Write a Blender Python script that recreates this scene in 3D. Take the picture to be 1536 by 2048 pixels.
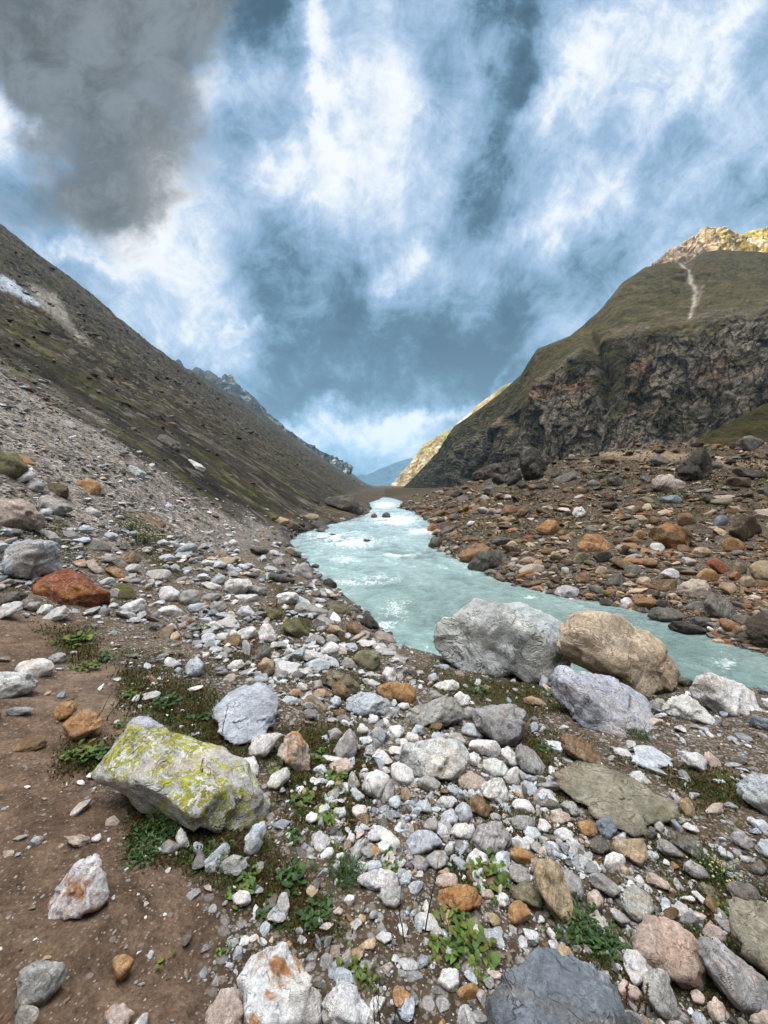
import bpy, bmesh, math, random
import numpy as np
from mathutils import Vector

for o in list(bpy.data.objects):
    bpy.data.objects.remove(o)
scene = bpy.context.scene
COL = scene.collection
rnd = random.Random(7)
rng = np.random.default_rng(11)

# ------------------------------------------------------------------ camera
CAM = np.array([0.0, 0.0, 1.6])
F = 800.0                                   # focal length in pixels of a 1536 x 2048 frame
PITCH = math.atan(39.0 / F)                 # looking slightly down
cd = bpy.data.cameras.new("camera")
cam = bpy.data.objects.new("camera", cd); COL.objects.link(cam)
cam.location = CAM
cam.rotation_euler = (math.pi / 2 - PITCH, 0, 0)
cd.sensor_fit = 'HORIZONTAL'; cd.sensor_width = 36.0; cd.lens = 36.0 * F / 1536.0
cd.clip_start = 0.05; cd.clip_end = 30000
scene.camera = cam
FWD = np.array([0, math.cos(PITCH), -math.sin(PITCH)])
UP = np.array([0, math.sin(PITCH), math.cos(PITCH)])
RIGHT = np.array([1.0, 0, 0])

def ray(px, py):
    "direction through a pixel, forward component 1"
    px = np.asarray(px, float); py = np.asarray(py, float)
    a = (px - 768) / F; b = (1024 - py) / F
    return FWD + a[..., None] * RIGHT + b[..., None] * UP

def proj(P):
    Q = P - CAM
    w = np.maximum(Q @ FWD, 1e-3)
    return 768 + F * (Q @ RIGHT) / w, 1024 - F * (Q @ UP) / w

def at_Y(px, py, Y):
    r = ray(px, py)
    return CAM + r * (np.asarray(Y, float) / r[..., 1])[..., None]

# ------------------------------------------------------------------ world, sun, exposure
SUN = np.array([-.78, -.12, .61]); SUN /= np.linalg.norm(SUN)
sun_el = math.asin(SUN[2]); sun_az = math.atan2(SUN[0], SUN[1])
world = bpy.data.worlds.new("World"); scene.world = world; world.use_nodes = True

class NT:
    "small helper to write node trees"
    def __init__(s, tree): s.t = tree; s.n = tree.nodes; s.l = tree.links
    def node(s, kind, **kw):
        n = s.n.new(kind)
        for k, v in kw.items(): setattr(n, k, v)
        return n
    def put(s, sock, v):
        if isinstance(v, bpy.types.NodeSocket): s.l.new(v, sock)
        elif v is not None:
            if sock.type == 'RGBA' and not hasattr(v, '__len__'): v = (v, v, v, 1)
            elif sock.type == 'RGBA' and len(v) == 3: v = (*v, 1)
            sock.default_value = v
    def m(s, op, a, b=None, c=None, clamp=False):
        n = s.node('ShaderNodeMath', operation=op); n.use_clamp = clamp
        for i, v in enumerate((a, b, c)):
            if v is not None: s.put(n.inputs[i], v)
        return n.outputs[0]
    def v(s, op, a, b=None):
        n = s.node('ShaderNodeVectorMath', operation=op)
        s.put(n.inputs[0], a)
        if b is not None: s.put(n.inputs[3 if op == 'SCALE' else 1], b)
        return n.outputs[1 if op in ('LENGTH', 'DOT_PRODUCT') else 0]
    def xyz(s, v):
        n = s.node('ShaderNodeSeparateXYZ'); s.put(n.inputs[0], v); return n.outputs
    def comb(s, x, y, z):
        n = s.node('ShaderNodeCombineXYZ')
        for i, q in enumerate((x, y, z)): s.put(n.inputs[i], q)
        return n.outputs[0]
    def mix(s, f, a, b, blend='MIX'):
        n = s.node('ShaderNodeMix', data_type='RGBA', blend_type=blend)
        s.put(n.inputs[0], f); s.put(n.inputs[6], a); s.put(n.inputs[7], b); return n.outputs[2]
    def step(s, x, lo, hi, a=0.0, b=1.0):
        n = s.node('ShaderNodeMapRange', interpolation_type='SMOOTHSTEP')
        for i, q in enumerate((x, lo, hi, a, b)): s.put(n.inputs[i], q)
        return n.outputs[0]
    def lin(s, x, lo, hi, a=0.0, b=1.0):
        n = s.node('ShaderNodeMapRange')
        for i, q in enumerate((x, lo, hi, a, b)): s.put(n.inputs[i], q)
        return n.outputs[0]
    def noise(s, vec, scale, detail=4, rough=.55, dist=0.0, lac=2.0, col=False):
        n = s.node('ShaderNodeTexNoise')
        s.put(n.inputs['Vector'], vec); s.put(n.inputs['Scale'], scale); s.put(n.inputs['Detail'], detail)
        s.put(n.inputs['Roughness'], rough); s.put(n.inputs['Distortion'], dist); s.put(n.inputs['Lacunarity'], lac)
        return n.outputs[1 if col else 0]
    def voro(s, vec, scale, feature='F1', out='Distance', rand=1.0):
        n = s.node('ShaderNodeTexVoronoi', feature=feature)
        s.put(n.inputs['Vector'], vec); s.put(n.inputs['Scale'], scale); s.put(n.inputs['Randomness'], rand)
        return n.outputs[out]
    def attr(s, name, kind='GEOMETRY', out='Color'):
        n = s.node('ShaderNodeAttribute', attribute_name=name, attribute_type=kind); return n.outputs[out]

def build_world():
    N = NT(world.node_tree); N.n.clear()
    out = N.node('ShaderNodeOutputWorld'); bg = N.node('ShaderNodeBackground')
    sky = N.node('ShaderNodeTexSky', sky_type='NISHITA')
    sky.sun_disc = False; sky.sun_elevation = sun_el; sky.sun_rotation = sun_az; sky.altitude = 3000
    d = N.node('ShaderNodeTexCoord').outputs['Generated']
    d = N.v('NORMALIZE', d)
    x, y, z = N.xyz(d)
    yy = N.m('MAXIMUM', y, .08)
    u = N.m('DIVIDE', x, yy); v = N.m('DIVIDE', z, yy)
    front = N.step(y, .05, .35)
    # the clouds drift on a flat layer high above: streets that run down the valley
    zz = N.m('ADD', N.m('MAXIMUM', z, 0.0), .16)
    lay = N.comb(N.m('DIVIDE', x, zz), N.m('MULTIPLY', N.m('DIVIDE', y, zz), .34), 0.0)
    n_big = N.noise(lay, 1.2, 6, .58, .3)
    n_fin = N.noise(lay, 4.2, 10, .64, .25)
    uv = N.comb(u, v, 2.3)
    n_puf = N.noise(uv, 4.2, 12, .64, .25)
    n_cur = N.noise(uv, 9, 12, .70, .6)
    def warp(vec, sc, amp, det):
        w = N.v('SUBTRACT', N.noise(vec, sc, det, .62, .0, col=True), (.5, .5, .5)); return N.v('SCALE', w, amp)
    wv = N.v('ADD', N.v('ADD', N.comb(u, v, 0.0), warp(N.comb(u, v, 7.7), 2.1, .20, 2)), warp(N.comb(u, v, 3.1), 5.5, .24, 8))
    uw, vw, _ = N.xyz(wv)
    def blob(px, py, rx, ry, rot=0.0, hard=1.0):
        cu, cv = (px - 768) / F, (985 - py) / F
        c, s_ = math.cos(math.radians(rot)), math.sin(math.radians(rot))
        du = N.m('SUBTRACT', uw, cu); dv = N.m('SUBTRACT', vw, cv)
        a = N.m('ADD', N.m('MULTIPLY', du, c * F / rx), N.m('MULTIPLY', dv, s_ * F / rx))
        b = N.m('ADD', N.m('MULTIPLY', du, -s_ * F / ry), N.m('MULTIPLY', dv, c * F / ry))
        q = N.m('ADD', N.m('MULTIPLY', a, a), N.m('MULTIPLY', b, b))
        return N.m('EXPONENT', N.m('MULTIPLY', N.m('POWER', q, 1.35), -.9))
    def total(lst):
        t = None
        for amp, *b in lst:
            g = N.m('MULTIPLY', blob(*b), amp); t = g if t is None else N.m('ADD', t, g)
        return t
    bright = total([(.30, 730, 180, 130, 330), (.30, 665, 150, 30, 260), (.22, 640, 380, 70, 90), (.34, 470, 210, 90, 60, 25), (.30, 340, 430, 50, 130, 10), (.24, 400, 540, 150, 130), (.20, 430, 330, 170, 140), (.16, 800, 330, 140, 260), (.12, 1150, 250, 160, 250, -30), (.36, 30, 300, 60, 90), (.26, 560, 350, 60, 60),
                    (.26, 1190, 120, 90, 190, -20), (.24, 1400, 260, 190, 260, -35), (.36, 810, 535, 34, 75, -45), (.22, 1060, 280, 40, 110, -35), (.24, 1430, 130, 45, 150, -35),
                    (.48, 690, 865, 180, 55), (.40, 900, 812, 130, 22, 12), (.26, 470, 665, 130, 40), (.30, 150, 548, 90, 24, -10), (.24, 510, 632, 50, 12), (.26, 270, 530, 70, 60, 30), (.18, 1010, 500, 130, 50, 35),
                    (.20, 1150, 470, 120, 50, 40), (.12, 330, 640, 190, 80), (.34, 985, 745, 50, 16, 40),
                    (-.42, 545, 50, 70, 100), (-.20, 480, 150, 30, 50), (-.34, 1000, 40, 70, 70), (-.20, 1010, 210, 40, 90, -8), (-.34, 770, 680, 240, 95), (-.34, 610, 795, 120, 38), (-.16, 470, 320, 70, 110),
                    (-.14, 1010, 420, 110, 110, -20), (-.14, 1290, 330, 40, 130, -30), (-.20, 960, 710, 120, 55), (-.12, 1440, 420, 130, 60), (-.16, 560, 560, 60, 120, -20), (-.18, 740, 560, 70, 60)])
    den = N.m('ADD', N.m('ADD', .47, N.m('MULTIPLY', bright, .85)), N.m('MULTIPLY', N.m('SUBTRACT', n_big, .5), .62))
    den = N.m('ADD', den, N.m('MULTIPLY', N.m('SUBTRACT', n_fin, .5), .62))
    den = N.m('ADD', den, N.m('MULTIPLY', N.m('SUBTRACT', n_puf, .5), .72))
    den = N.m('ADD', den, N.m('MULTIPLY', N.m('SUBTRACT', n_cur, .5), .62))
    # long streaks that fan out from the head of the valley
    fan = N.comb(N.m('MULTIPLY', N.m('ARCTAN2', N.m('ADD', v, .06), u), 5.5), N.m('MULTIPLY', N.v('LENGTH', N.comb(u, v, 0.0)), 1.1), 4.0)
    n_fan = N.noise(N.v('ADD', fan, warp(N.comb(u, v, 5.0), 3.0, .7, 5)), 1.6, 6, .6, .2)
    den = N.m('ADD', den, N.m('MULTIPLY', N.m('SUBTRACT', n_fan, .5), N.m('MULTIPLY', N.step(u, -.1, .4, .15, .75), N.step(v, .25, .60))))
    den = N.m('ADD', .455, N.m('MULTIPLY', N.m('SUBTRACT', den, .5), 1.28))
    ramp = N.node('ShaderNodeValToRGB'); e = ramp.color_ramp.elements
    e[0].position = 0.0; e[0].color = (.050, .105, .135, 1)
    e[1].position = 1.0; e[1].color = (.98, 1.0, 1.02, 1)
    for p, c in ((.18, (.105, .20, .285)), (.38, (.225, .37, .53)), (.56, (.36, .51, .715)), (.72, (.55, .68, .86)), (.88, (.84, .90, .98))):
        q = ramp.color_ramp.elements.new(p); q.color = (*c, 1)
    N.put(ramp.inputs[0], den)
    cl = ramp.outputs[0]
    dark = total([(1.0, 100, 100, 330, 210), (.95, 260, 320, 150, 190, 20), (.55, 130, 450, 220, 50), (-.75, 20, 300, 80, 85), (.55, 360, 50, 130, 110), (.35, 470, 20, 60, 60), (-.5, 300, 200, 40, 60, 30), (-.35, 190, 300, 40, 50)])
    dark = N.m('ADD', dark, N.m('MULTIPLY', N.m('SUBTRACT', n_big, .5), .9))
    dark = N.m('ADD', dark, N.m('MULTIPLY', N.m('SUBTRACT', n_puf, .5), 1.5))
    dark = N.m('ADD', dark, N.m('MULTIPLY', N.m('SUBTRACT', n_cur, .5), 1.3))
    dark = N.step(dark, .22, 1.15, 0.0, .92)
    cl = N.mix(dark, cl, N.mix(N.step(N.m('ADD', N.m('MULTIPLY', n_cur, .6), N.m('MULTIPLY', n_puf, .5)), .44, .68), (.112, .103, .086), (.22, .235, .24)))
    # a little of the clear sky shows between the clouds
    gap = N.step(den, .30, .05)
    skyc = N.v('SCALE', sky.outputs[0], .10)
    cl = N.mix(N.m('MULTIPLY', gap, .35), cl, skyc)
    # sky above and behind the viewer: broken bright cloud
    n_back = N.noise(d, 2.2, 5, .55, .3)
    back = N.mix(N.step(n_back, .3, .7), (1.70, 1.72, 1.76), (2.68, 2.66, 2.62))
    back = N.v('SCALE', back, N.m('ADD', N.lin(z, .0, .8, .07, .25), N.step(N.v('DOT_PRODUCT', d, (-.17, .10, .98)), .76, .97, 0.0, 4.6)))
    high = N.step(v, 1.35, 2.4)
    sel = N.m('MAXIMUM', N.m('SUBTRACT', 1.0, front), N.m('MULTIPLY', high, 1.0))
    col = N.mix(sel, cl, back)
    col = N.mix(N.step(z, 0.0, -.03), col, (.10, .09, .08))
    N.put(bg.inputs[0], col); bg.inputs[1].default_value = 1.0
    N.l.new(bg.outputs[0], out.inputs[0])
build_world()

sl = bpy.data.lights.new("sun", 'SUN'); sl.energy = 5.0; sl.angle = math.radians(.5); sl.color = (1.0, .88, .66)
so = bpy.data.objects.new("sun", sl); COL.objects.link(so)
so.rotation_euler = Vector(-SUN).to_track_quat('-Z', 'Y').to_euler()
scene.view_settings.view_transform = 'Standard'; scene.view_settings.look = 'None'
scene.view_settings.exposure = 0.0; scene.view_settings.gamma = 1.0
scene.cycles.use_denoising = True
scene.cycles.max_bounces = 6; scene.cycles.diffuse_bounces = 3; scene.cycles.volume_bounces = 1
scene.cycles.transparent_max_bounces = 8

# ------------------------------------------------------------------ numpy helpers
_perm = rng.permutation(256); _perm = np.concatenate([_perm, _perm, _perm])
_grad = rng.normal(size=(256, 3)); _grad /= np.linalg.norm(_grad, axis=1)[:, None]
def perlin(p):
    "gradient noise, roughly -1..1"
    i = np.floor(p).astype(np.int64); f = p - i; i &= 255
    w = f * f * f * (f * (f * 6 - 15) + 10)
    res = 0.0
    for dx in (0, 1):
        wx = w[:, 0] if dx else 1 - w[:, 0]
        for dy in (0, 1):
            wy = w[:, 1] if dy else 1 - w[:, 1]
            for dz in (0, 1):
                wz = w[:, 2] if dz else 1 - w[:, 2]
                h = _perm[_perm[_perm[i[:, 0] + dx] + i[:, 1] + dy] + i[:, 2] + dz]
                g = _grad[h]
                dot = g[:, 0] * (f[:, 0] - dx) + g[:, 1] * (f[:, 1] - dy) + g[:, 2] * (f[:, 2] - dz)
                res = res + wx * wy * wz * dot
    return res * 1.6
def fbm(p, octaves=4, gain=.5, lac=2.03):
    a, t = 1.0, 0.0; q = p.copy()
    for k in range(octaves):
        t = t + a * perlin(q); a *= gain; q = q * lac + 17.3
    return t
def ridged(p, octaves=4, gain=.5, lac=2.03):
    a, t = 1.0, 0.0; q = p.copy()
    for k in range(octaves):
        t = t + a * (1 - 2 * np.abs(perlin(q))); a *= gain; q = q * lac + 17.3
    return t
def sstep(x, a, b):
    t = np.clip((x - a) / (b - a), 0, 1); return t * t * (3 - 2 * t)
def in_poly(px, py, poly, soft=20.0):
    "soft 0..1 mask of points inside a polygon"
    P = np.asarray(poly, float); n = len(P)
    inside = np.zeros(px.shape, bool); dist = np.full(px.shape, 1e9)
    for k in range(n):
        x0, y0 = P[k]; x1, y1 = P[(k + 1) % n]
        c = ((y0 > py) != (y1 > py)) & (px < (x1 - x0) * (py - y0) / ((y1 - y0) if y1 != y0 else 1e-9) + x0)
        inside ^= c
        ex, ey = x1 - x0, y1 - y0
        t = np.clip(((px - x0) * ex + (py - y0) * ey) / (ex * ex + ey * ey + 1e-12), 0, 1)
        dist = np.minimum(dist, np.hypot(px - x0 - t * ex, py - y0 - t * ey))
    sd = np.where(inside, dist, -dist)
    return sstep(sd, -soft, soft)

def mesh_object(name, V, faces, mat, color=None, smooth=True, parent=None, uv=None):
    "faces: int array (n,3) or (n,4)"
    me = bpy.data.meshes.new(name)
    V = np.asarray(V, np.float32); faces = np.asarray(faces, np.int32); k = faces.shape[1]
    me.vertices.add(len(V)); me.vertices.foreach_set('co', V.ravel())
    me.loops.add(faces.size); me.loops.foreach_set('vertex_index', faces.ravel())
    me.polygons.add(len(faces)); me.polygons.foreach_set('loop_start', np.arange(0, faces.size, k, dtype=np.int32))
    me.polygons.foreach_set('use_smooth', np.full(len(faces), smooth, bool))
    if color is not None:
        a = me.color_attributes.new('Col', 'FLOAT_COLOR', 'POINT')
        c = np.ones((len(V), 4), np.float32); c[:, :color.shape[1]] = color
        a.data.foreach_set('color', c.ravel())
    me.materials.append(mat)
    me.update(calc_edges=True)
    o = bpy.data.objects.new(name, me); COL.objects.link(o)
    if parent is not None: o.parent = parent
    return o
def grid_faces(nr, nc):
    i = np.arange(nr * nc).reshape(nr, nc)
    return np.stack([i[:-1, :-1], i[:-1, 1:], i[1:, 1:], i[1:, :-1]], -1).reshape(-1, 4)
def material(name):
    m = bpy.data.materials.new(name); m.use_nodes = True
    N = NT(m.node_tree); b = N.n['Principled BSDF']
    return m, N, b

# ------------------------------------------------------------------ river outline on plan
ZW = -2.2
def on_water(pts):
    p = np.array(pts, float); r = ray(p[:, 0], p[:, 1]); t = (ZW - CAM[2]) / r[:, 2]
    return (CAM + r * t[:, None])[:, :2]
near_bank = on_water([(1536, 1392), (1380, 1372), (1240, 1378), (1100, 1372), (960, 1345), (850, 1312), (785, 1290), (768, 1264), (735, 1228), (690, 1192),
                      (655, 1168), (632, 1145), (612, 1120), (590, 1098), (578, 1085), (598, 1068), (650, 1052), (700, 1040), (738, 1027), (742, 1015), (738, 1006), (758, 999), (764, 995)])
far_bank = on_water([(1536, 1308), (1470, 1290), (1400, 1262), (1300, 1226), (1240, 1212), (1110, 1190), (1000, 1160), (930, 1125), (885, 1102),
                     (872, 1080), (866, 1062), (860, 1045), (830, 1024), (800, 1017), (806, 1004), (790, 998), (776, 995)])
near_bank = np.concatenate([[(40, -12), (16, 2.2)], near_bank]); far_bank = np.concatenate([[(44, -8), (18, 5.2)], far_bank])
def seg_dist(x, y, poly):
    d = np.full(x.shape, 1e9)
    for k in range(len(poly) - 1):
        x0, y0 = poly[k]; x1, y1 = poly[k + 1]; ex, ey = x1 - x0, y1 - y0
        t = np.clip(((x - x0) * ex + (y - y0) * ey) / (ex * ex + ey * ey + 1e-12), 0, 1)
        d = np.minimum(d, np.hypot(x - x0 - t * ex, y - y0 - t * ey))
    return d
RIVER = np.concatenate([near_bank, far_bank[::-1]])
def river_dist(x, y):
    "signed distance to the river (positive on land) and whether the far bank is the nearer one"
    dn, df = seg_dist(x, y, near_bank), seg_dist(x, y, far_bank)
    ins = np.zeros(x.shape, bool); P = RIVER
    for k in range(len(P)):
        x0, y0 = P[k]; x1, y1 = P[(k + 1) % len(P)]
        ins ^= ((y0 > y) != (y1 > y)) & (x < (x1 - x0) * (y - y0) / ((y1 - y0) if y1 != y0 else 1e-9) + x0)
    d = np.minimum(dn, df)
    return np.where(ins, -d, d), dn, df, ins

TOE_Y = [-40, 0, 7, 15, 30, 50, 110, 400, 3000]; TOE_X = [9.5, 9.0, 7.2, 7.0, 9.0, 9.5, 13, 26, 40]
RID_Y = [-400, 300, 450, 556, 735, 935, 1200, 1290, 1420, 1750, 2100, 2700, 3400, 4200]
RID_R = [.74, .73, .690, .655, .625, .650, .648, .645, .585, .60, .63, .68, .70, .3]
XR = 430.0
def height(x, y, detail=True):
    d, dn, df, ins = river_dist(x, y)
    # near side
    dl = np.maximum(d, 0)
    hn = ZW + .35 * (1 - np.exp(-dl / .5)) + .215 * np.minimum(dl, 9) + .05 * np.clip(dl - 9, 0, 14)
    far = sstep(y, 330, 480)
    hn = hn * (1 - far) + far * (ZW + .6 + .02 * dl)
    toe = np.interp(y, TOE_Y, TOE_X); l = -x - toe
    sp = np.where(l > 8, l, np.log1p(np.exp(np.clip(l, -30, 8) / 1.2)) * 1.2)
    rr = np.interp(y, RID_Y, RID_R)
    zr = rr * XR; lr = XR - toe
    sl_ = .60 + (zr / lr - .60) * sstep(l, 20, 330)
    hill = sp * sl_
    ridge = zr - .55 * (l - lr)
    k = 14.0
    hill = np.where(l > lr - 120, -k * np.log(np.exp(-np.clip(hill - zr, -300, 300) / k) + np.exp(-np.clip(ridge - zr, -300, 300) / k)) + zr, hill)
    hn = hn * np.exp(-np.maximum(l, 0) / 60) + hill
    # far side
    terr = np.minimum(8.0, .21 * dl) * sstep(y, 38, 72) * (1 - .6 * sstep(y, 90, 200))
    hf = ZW + .45 * (1 - np.exp(-dl / .8)) + .085 * np.minimum(dl, 30) + .03 * np.clip(dl - 30, 0, 300) + terr
    right_side = df < dn
    h = np.where(right_side, hf, hn)
    both = ZW + .6 + .0 * x
    h = np.where(~ins, h * (1 - far * right_side) + far * right_side * np.maximum(both + .02 * dl, 0), h)
    if detail:
        p = np.stack([x, y, np.zeros_like(x)], 1)
        damp = sstep(d, -.3, 1.2)
        up = np.clip(l, 0, 400)
        n = .055 * fbm(p / 1.3, 3) + .026 * fbm(p / .27 + 9, 3)
        n = n + np.where(right_side, np.clip(d / 40, .05, 1.0), .0) * (.9 * fbm(p / 17, 3) + .35 * ridged(p / 4.5, 3))
        big = np.where(right_side, 0, 1) * sstep(up, 2, 30)
        edge = 1 - .6 * sstep(l, lr - 150, lr - 20)
        g_ = np.stack([x / 90, y / 15 + .5 * fbm(p / 30, 2), 0 * x], 1); g2 = np.stack([x / 26, y / 5 + .5 * fbm(p / 9, 2), 0 * x], 1)
        n = n - big * edge * (np.clip(up / 110, 0, 1.6) * 2.6 * np.clip(ridged(g_, 3) * .6 + .2, 0, 2) + np.clip(up / 60, 0, 1.2) * .8 * ridged(g2, 2))
        n = n + big * edge * (.35 * ridged(p / 2.3, 3) + np.clip(up / 60, .1, 1.6) * 1.1 * ridged(p / 11, 3) + np.clip(up / 150, 0, 1.4) * 3.2 * fbm(p / 55, 4) + sstep(up, 60, 200) * 6 * fbm(p * np.array([1, .55, 1]) / 160 + 3, 3))
        h = h + n * damp
    return np.where(ins, ZW - .9 * (1 - np.exp(np.minimum(d, 0) / 1.5)), h)
# ------------------------------------------------------------------ ground sheet
def ground_material():
    m, N, b = material('ground_soil')
    P = N.node('ShaderNodeNewGeometry').outputs['Position']
    c = N.attr('Col'); rocky = N.attr('Col', out='Alpha')
    n1 = N.noise(P, .9, 8, .62); n2 = N.noise(P, 7, 8, .68); n3 = N.noise(P, 45, 5, .7)
    c = N.mix(1.0, c, N.m('MULTIPLY', N.lin(n1, .3, .7, .60, 1.36), N.lin(n2, .3, .7, .42, 1.55)), 'MULTIPLY')
    c = N.mix(.75, c, N.lin(n3, .32, .68, .45, 1.55), 'MULTIPLY')
    zh, zs, zg = N.xyz(N.attr('Zone'))
    # hillside: broken rock and turf in stripes down the fall line
    A = N.v('MULTIPLY', P, (.38, 1.0, .38))
    h1 = N.noise(A, .055, 12, .70, .5); h2 = N.noise(P, .35, 10, .72)
    hv = N.xyz(N.voro(N.v('ADD', A, N.v('SCALE', N.noise(P, .8, 4, .6, col=True), 1.2)), .42, 'F1', 'Color')); hv2 = N.xyz(N.voro(N.v('MULTIPLY', P, (.55, 1, .8)), 1.3, 'F1', 'Color'))
    hm = N.m('MULTIPLY', N.lin(h1, .32, .68, .35, 1.75), N.lin(h2, .32, .68, .45, 1.6))
    hm = N.m('MULTIPLY', hm, N.m('MULTIPLY', N.lin(hv[0], 0, 1, .60, 1.45), N.lin(hv2[0], 0, 1, .62, 1.42)))
    c = N.mix(zh, c, N.mix(1.0, c, hm, 'MULTIPLY'))
    pale = N.m('MULTIPLY', N.m('GREATER_THAN', hv2[1], .86), N.step(h2, .45, .55))
    c = N.mix(N.m('MULTIPLY', N.m('MULTIPLY', pale, zh), .7), c, (.17, .15, .125))
    # scree: closely packed broken stone
    s1 = N.node('ShaderNodeTexVoronoi'); N.put(s1.inputs['Vector'], N.v('MULTIPLY', P, (1, 1, 1.6))); s1.inputs['Scale'].default_value = 3.2
    s2 = N.node('ShaderNodeTexVoronoi'); N.put(s2.inputs['Vector'], N.v('MULTIPLY', P, (1, 1, 1.6))); s2.inputs['Scale'].default_value = 8.5
    c1, c2 = N.xyz(s1.outputs['Color']), N.xyz(s2.outputs['Color'])
    sm = N.m('MULTIPLY', N.lin(c1[0], 0, 1, .55, 1.55), N.lin(c2[0], 0, 1, .50, 1.6))
    c = N.mix(zs, c, N.mix(1.0, c, sm, 'MULTIPLY'))
    fl = N.m('MULTIPLY', N.m('GREATER_THAN', c2[1], .80), N.step(s2.outputs['Distance'], .50, .34))
    c = N.mix(N.m('MULTIPLY', N.m('MULTIPLY', fl, zs), .85), c, N.mix(c2[2], (.42, .42, .43), (.27, .24, .21)))
    # packed gravel between the near stones
    g1 = N.node('ShaderNodeTexVoronoi'); N.put(g1.inputs['Vector'], P); g1.inputs['Scale'].default_value = 17
    g3 = N.node('ShaderNodeTexVoronoi'); N.put(g3.inputs['Vector'], P); g3.inputs['Scale'].default_value = 42
    k1, k3 = N.xyz(g1.outputs['Color']), N.xyz(g3.outputs['Color'])
    st1 = N.m('MULTIPLY', N.m('GREATER_THAN', k1[0], .52), N.step(g1.outputs['Distance'], .50, .36)); st3 = N.m('MULTIPLY', N.m('GREATER_THAN', k3[0], .45), N.step(g3.outputs['Distance'], .48, .34))
    gcol = N.mix(k3[1], (.30, .285, .27), (.15, .115, .08)); gcol1 = N.mix(k1[1], (.36, .35, .345), (.18, .15, .115))
    c = N.mix(N.m('MULTIPLY', N.m('MULTIPLY', st3, zg), .85), c, N.mix(1.0, gcol, N.lin(n3, .3, .7, .6, 1.35), 'MULTIPLY'))
    c = N.mix(N.m('MULTIPLY', N.m('MULTIPLY', st1, zg), .9), c, N.mix(1.0, gcol1, N.lin(n3, .3, .7, .6, 1.35), 'MULTIPLY'))
    grav_h = N.m('MULTIPLY', zg, N.m('ADD', N.m('MULTIPLY', N.m('MULTIPLY', st1, N.m('SUBTRACT', .7, g1.outputs['Distance'])), .045), N.m('MULTIPLY', N.m('MULTIPLY', st3, N.m('SUBTRACT', .7, g3.outputs['Distance'])), .016)))
    rock_h = N.m('ADD', N.m('MULTIPLY', zh, N.m('ADD', N.m('MULTIPLY', hv[0], 1.2), N.m('ADD', N.m('MULTIPLY', hv2[0], .5), N.m('MULTIPLY', h2, 2.0)))), N.m('MULTIPLY', zs, N.m('ADD', N.m('MULTIPLY', s1.outputs['Distance'], -.10), N.m('MULTIPLY', s2.outputs['Distance'], -.045))))
    # fine grit: pale and rusty grains
    g = N.voro(P, 70, 'F1', 'Distance'); gc = N.voro(P, 70, 'F1', 'Color')
    gr, gg, gb = N.xyz(gc)
    pick = N.m('MULTIPLY', N.m('GREATER_THAN', gr, .80), N.step(g, .42, .30))
    c = N.mix(N.m('MULTIPLY', pick, rocky), c, N.mix(gg, (.27, .235, .20), (.17, .12, .08)))
    g2 = N.voro(P, 26, 'F1', 'Distance'); gr2, gg2, gb2 = N.xyz(N.voro(P, 26, 'F1', 'Color'))
    pick2 = N.m('MULTIPLY', N.m('GREATER_THAN', gr2, .88), N.step(g2, .40, .30))
    c = N.mix(N.m('MULTIPLY', pick2, rocky), c, N.mix(gg2, (.25, .225, .20), (.13, .09, .06)))
    N.put(b.inputs['Base Color'], c)
    N.put(b.inputs['Roughness'], .95); b.inputs['Specular IOR Level'].default_value = .15
    h = N.m('ADD', N.m('MULTIPLY', n2, .13), N.m('MULTIPLY', n3, .03))
    h = N.m('ADD', h, N.m('MULTIPLY', N.m('SUBTRACT', 1.0, g), .008))
    h = N.m('ADD', h, N.m('MULTIPLY', pick2, .012))
    h = N.m('ADD', N.m('ADD', h, grav_h), rock_h)
    bp = N.node('ShaderNodeBump'); bp.inputs['Strength'].default_value = .9; bp.inputs['Distance'].default_value = .6
    N.put(bp.inputs['Height'], h); N.l.new(bp.outputs[0], b.inputs['Normal'])
    return m

NR, NC = 900, 720
vv = np.linspace(math.log(.9), math.log(7600), NR)
uu = np.concatenate([np.linspace(-2.6, -1.02, 60, endpoint=False), np.linspace(-1.02, .98, NC - 120, endpoint=False), np.linspace(.98, 2.4, 60)])
YY = np.exp(vv)[:, None] - 3.0 + 0 * uu[None]
XX = (YY + 3.0) * uu[None]
gx, gy = XX.ravel(), YY.ravel()
gz = np.empty_like(gx)
for i in range(0, len(gx), 80000):
    gz[i:i + 80000] = height(gx[i:i + 80000], gy[i:i + 80000])
GV = np.stack([gx, gy, gz], 1)
gpx, gpy = proj(GV)
gd, gdn, gdf, gins = river_dist(gx, gy)
gright = gdf < gdn
gl = -gx - np.interp(gy, TOE_Y, TOE_X)
def lerp(a, b, t): return a + (b - a) * t[:, None]
pn = np.stack([gx, gy, gz], 1)
nA = fbm(pn / 3.1, 4); nB = fbm(pn / .8 + 5, 4); nC = fbm(pn / 14 + 8, 4)
C = np.tile(np.array([.080, .058, .037]), (len(gx), 1)); rocky = np.ones(len(gx))
# trodden dirt, bottom left
trail = in_poly(gpx, gpy, [(-900, 1235), (150, 1225), (230, 1300), (260, 1400), (250, 1470), (180, 1560), (330, 1680), (430, 1800), (420, 2060), (300, 3000), (-2500, 3000)], 45)
C = lerp(C, np.array([.140, .092, .062]), trail)
C = lerp(C, np.array([.20, .142, .102]), trail * sstep(nA, -.2, .6) * .8)
# scree at the foot of the left slope
left = (~gright) & (~gins)
scree = left * sstep(gl, -2.5, 1.0)
C = lerp(C, np.array([.165, .142, .120]), scree * (1 - .4 * sstep(nA, 0, .6)))
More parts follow.
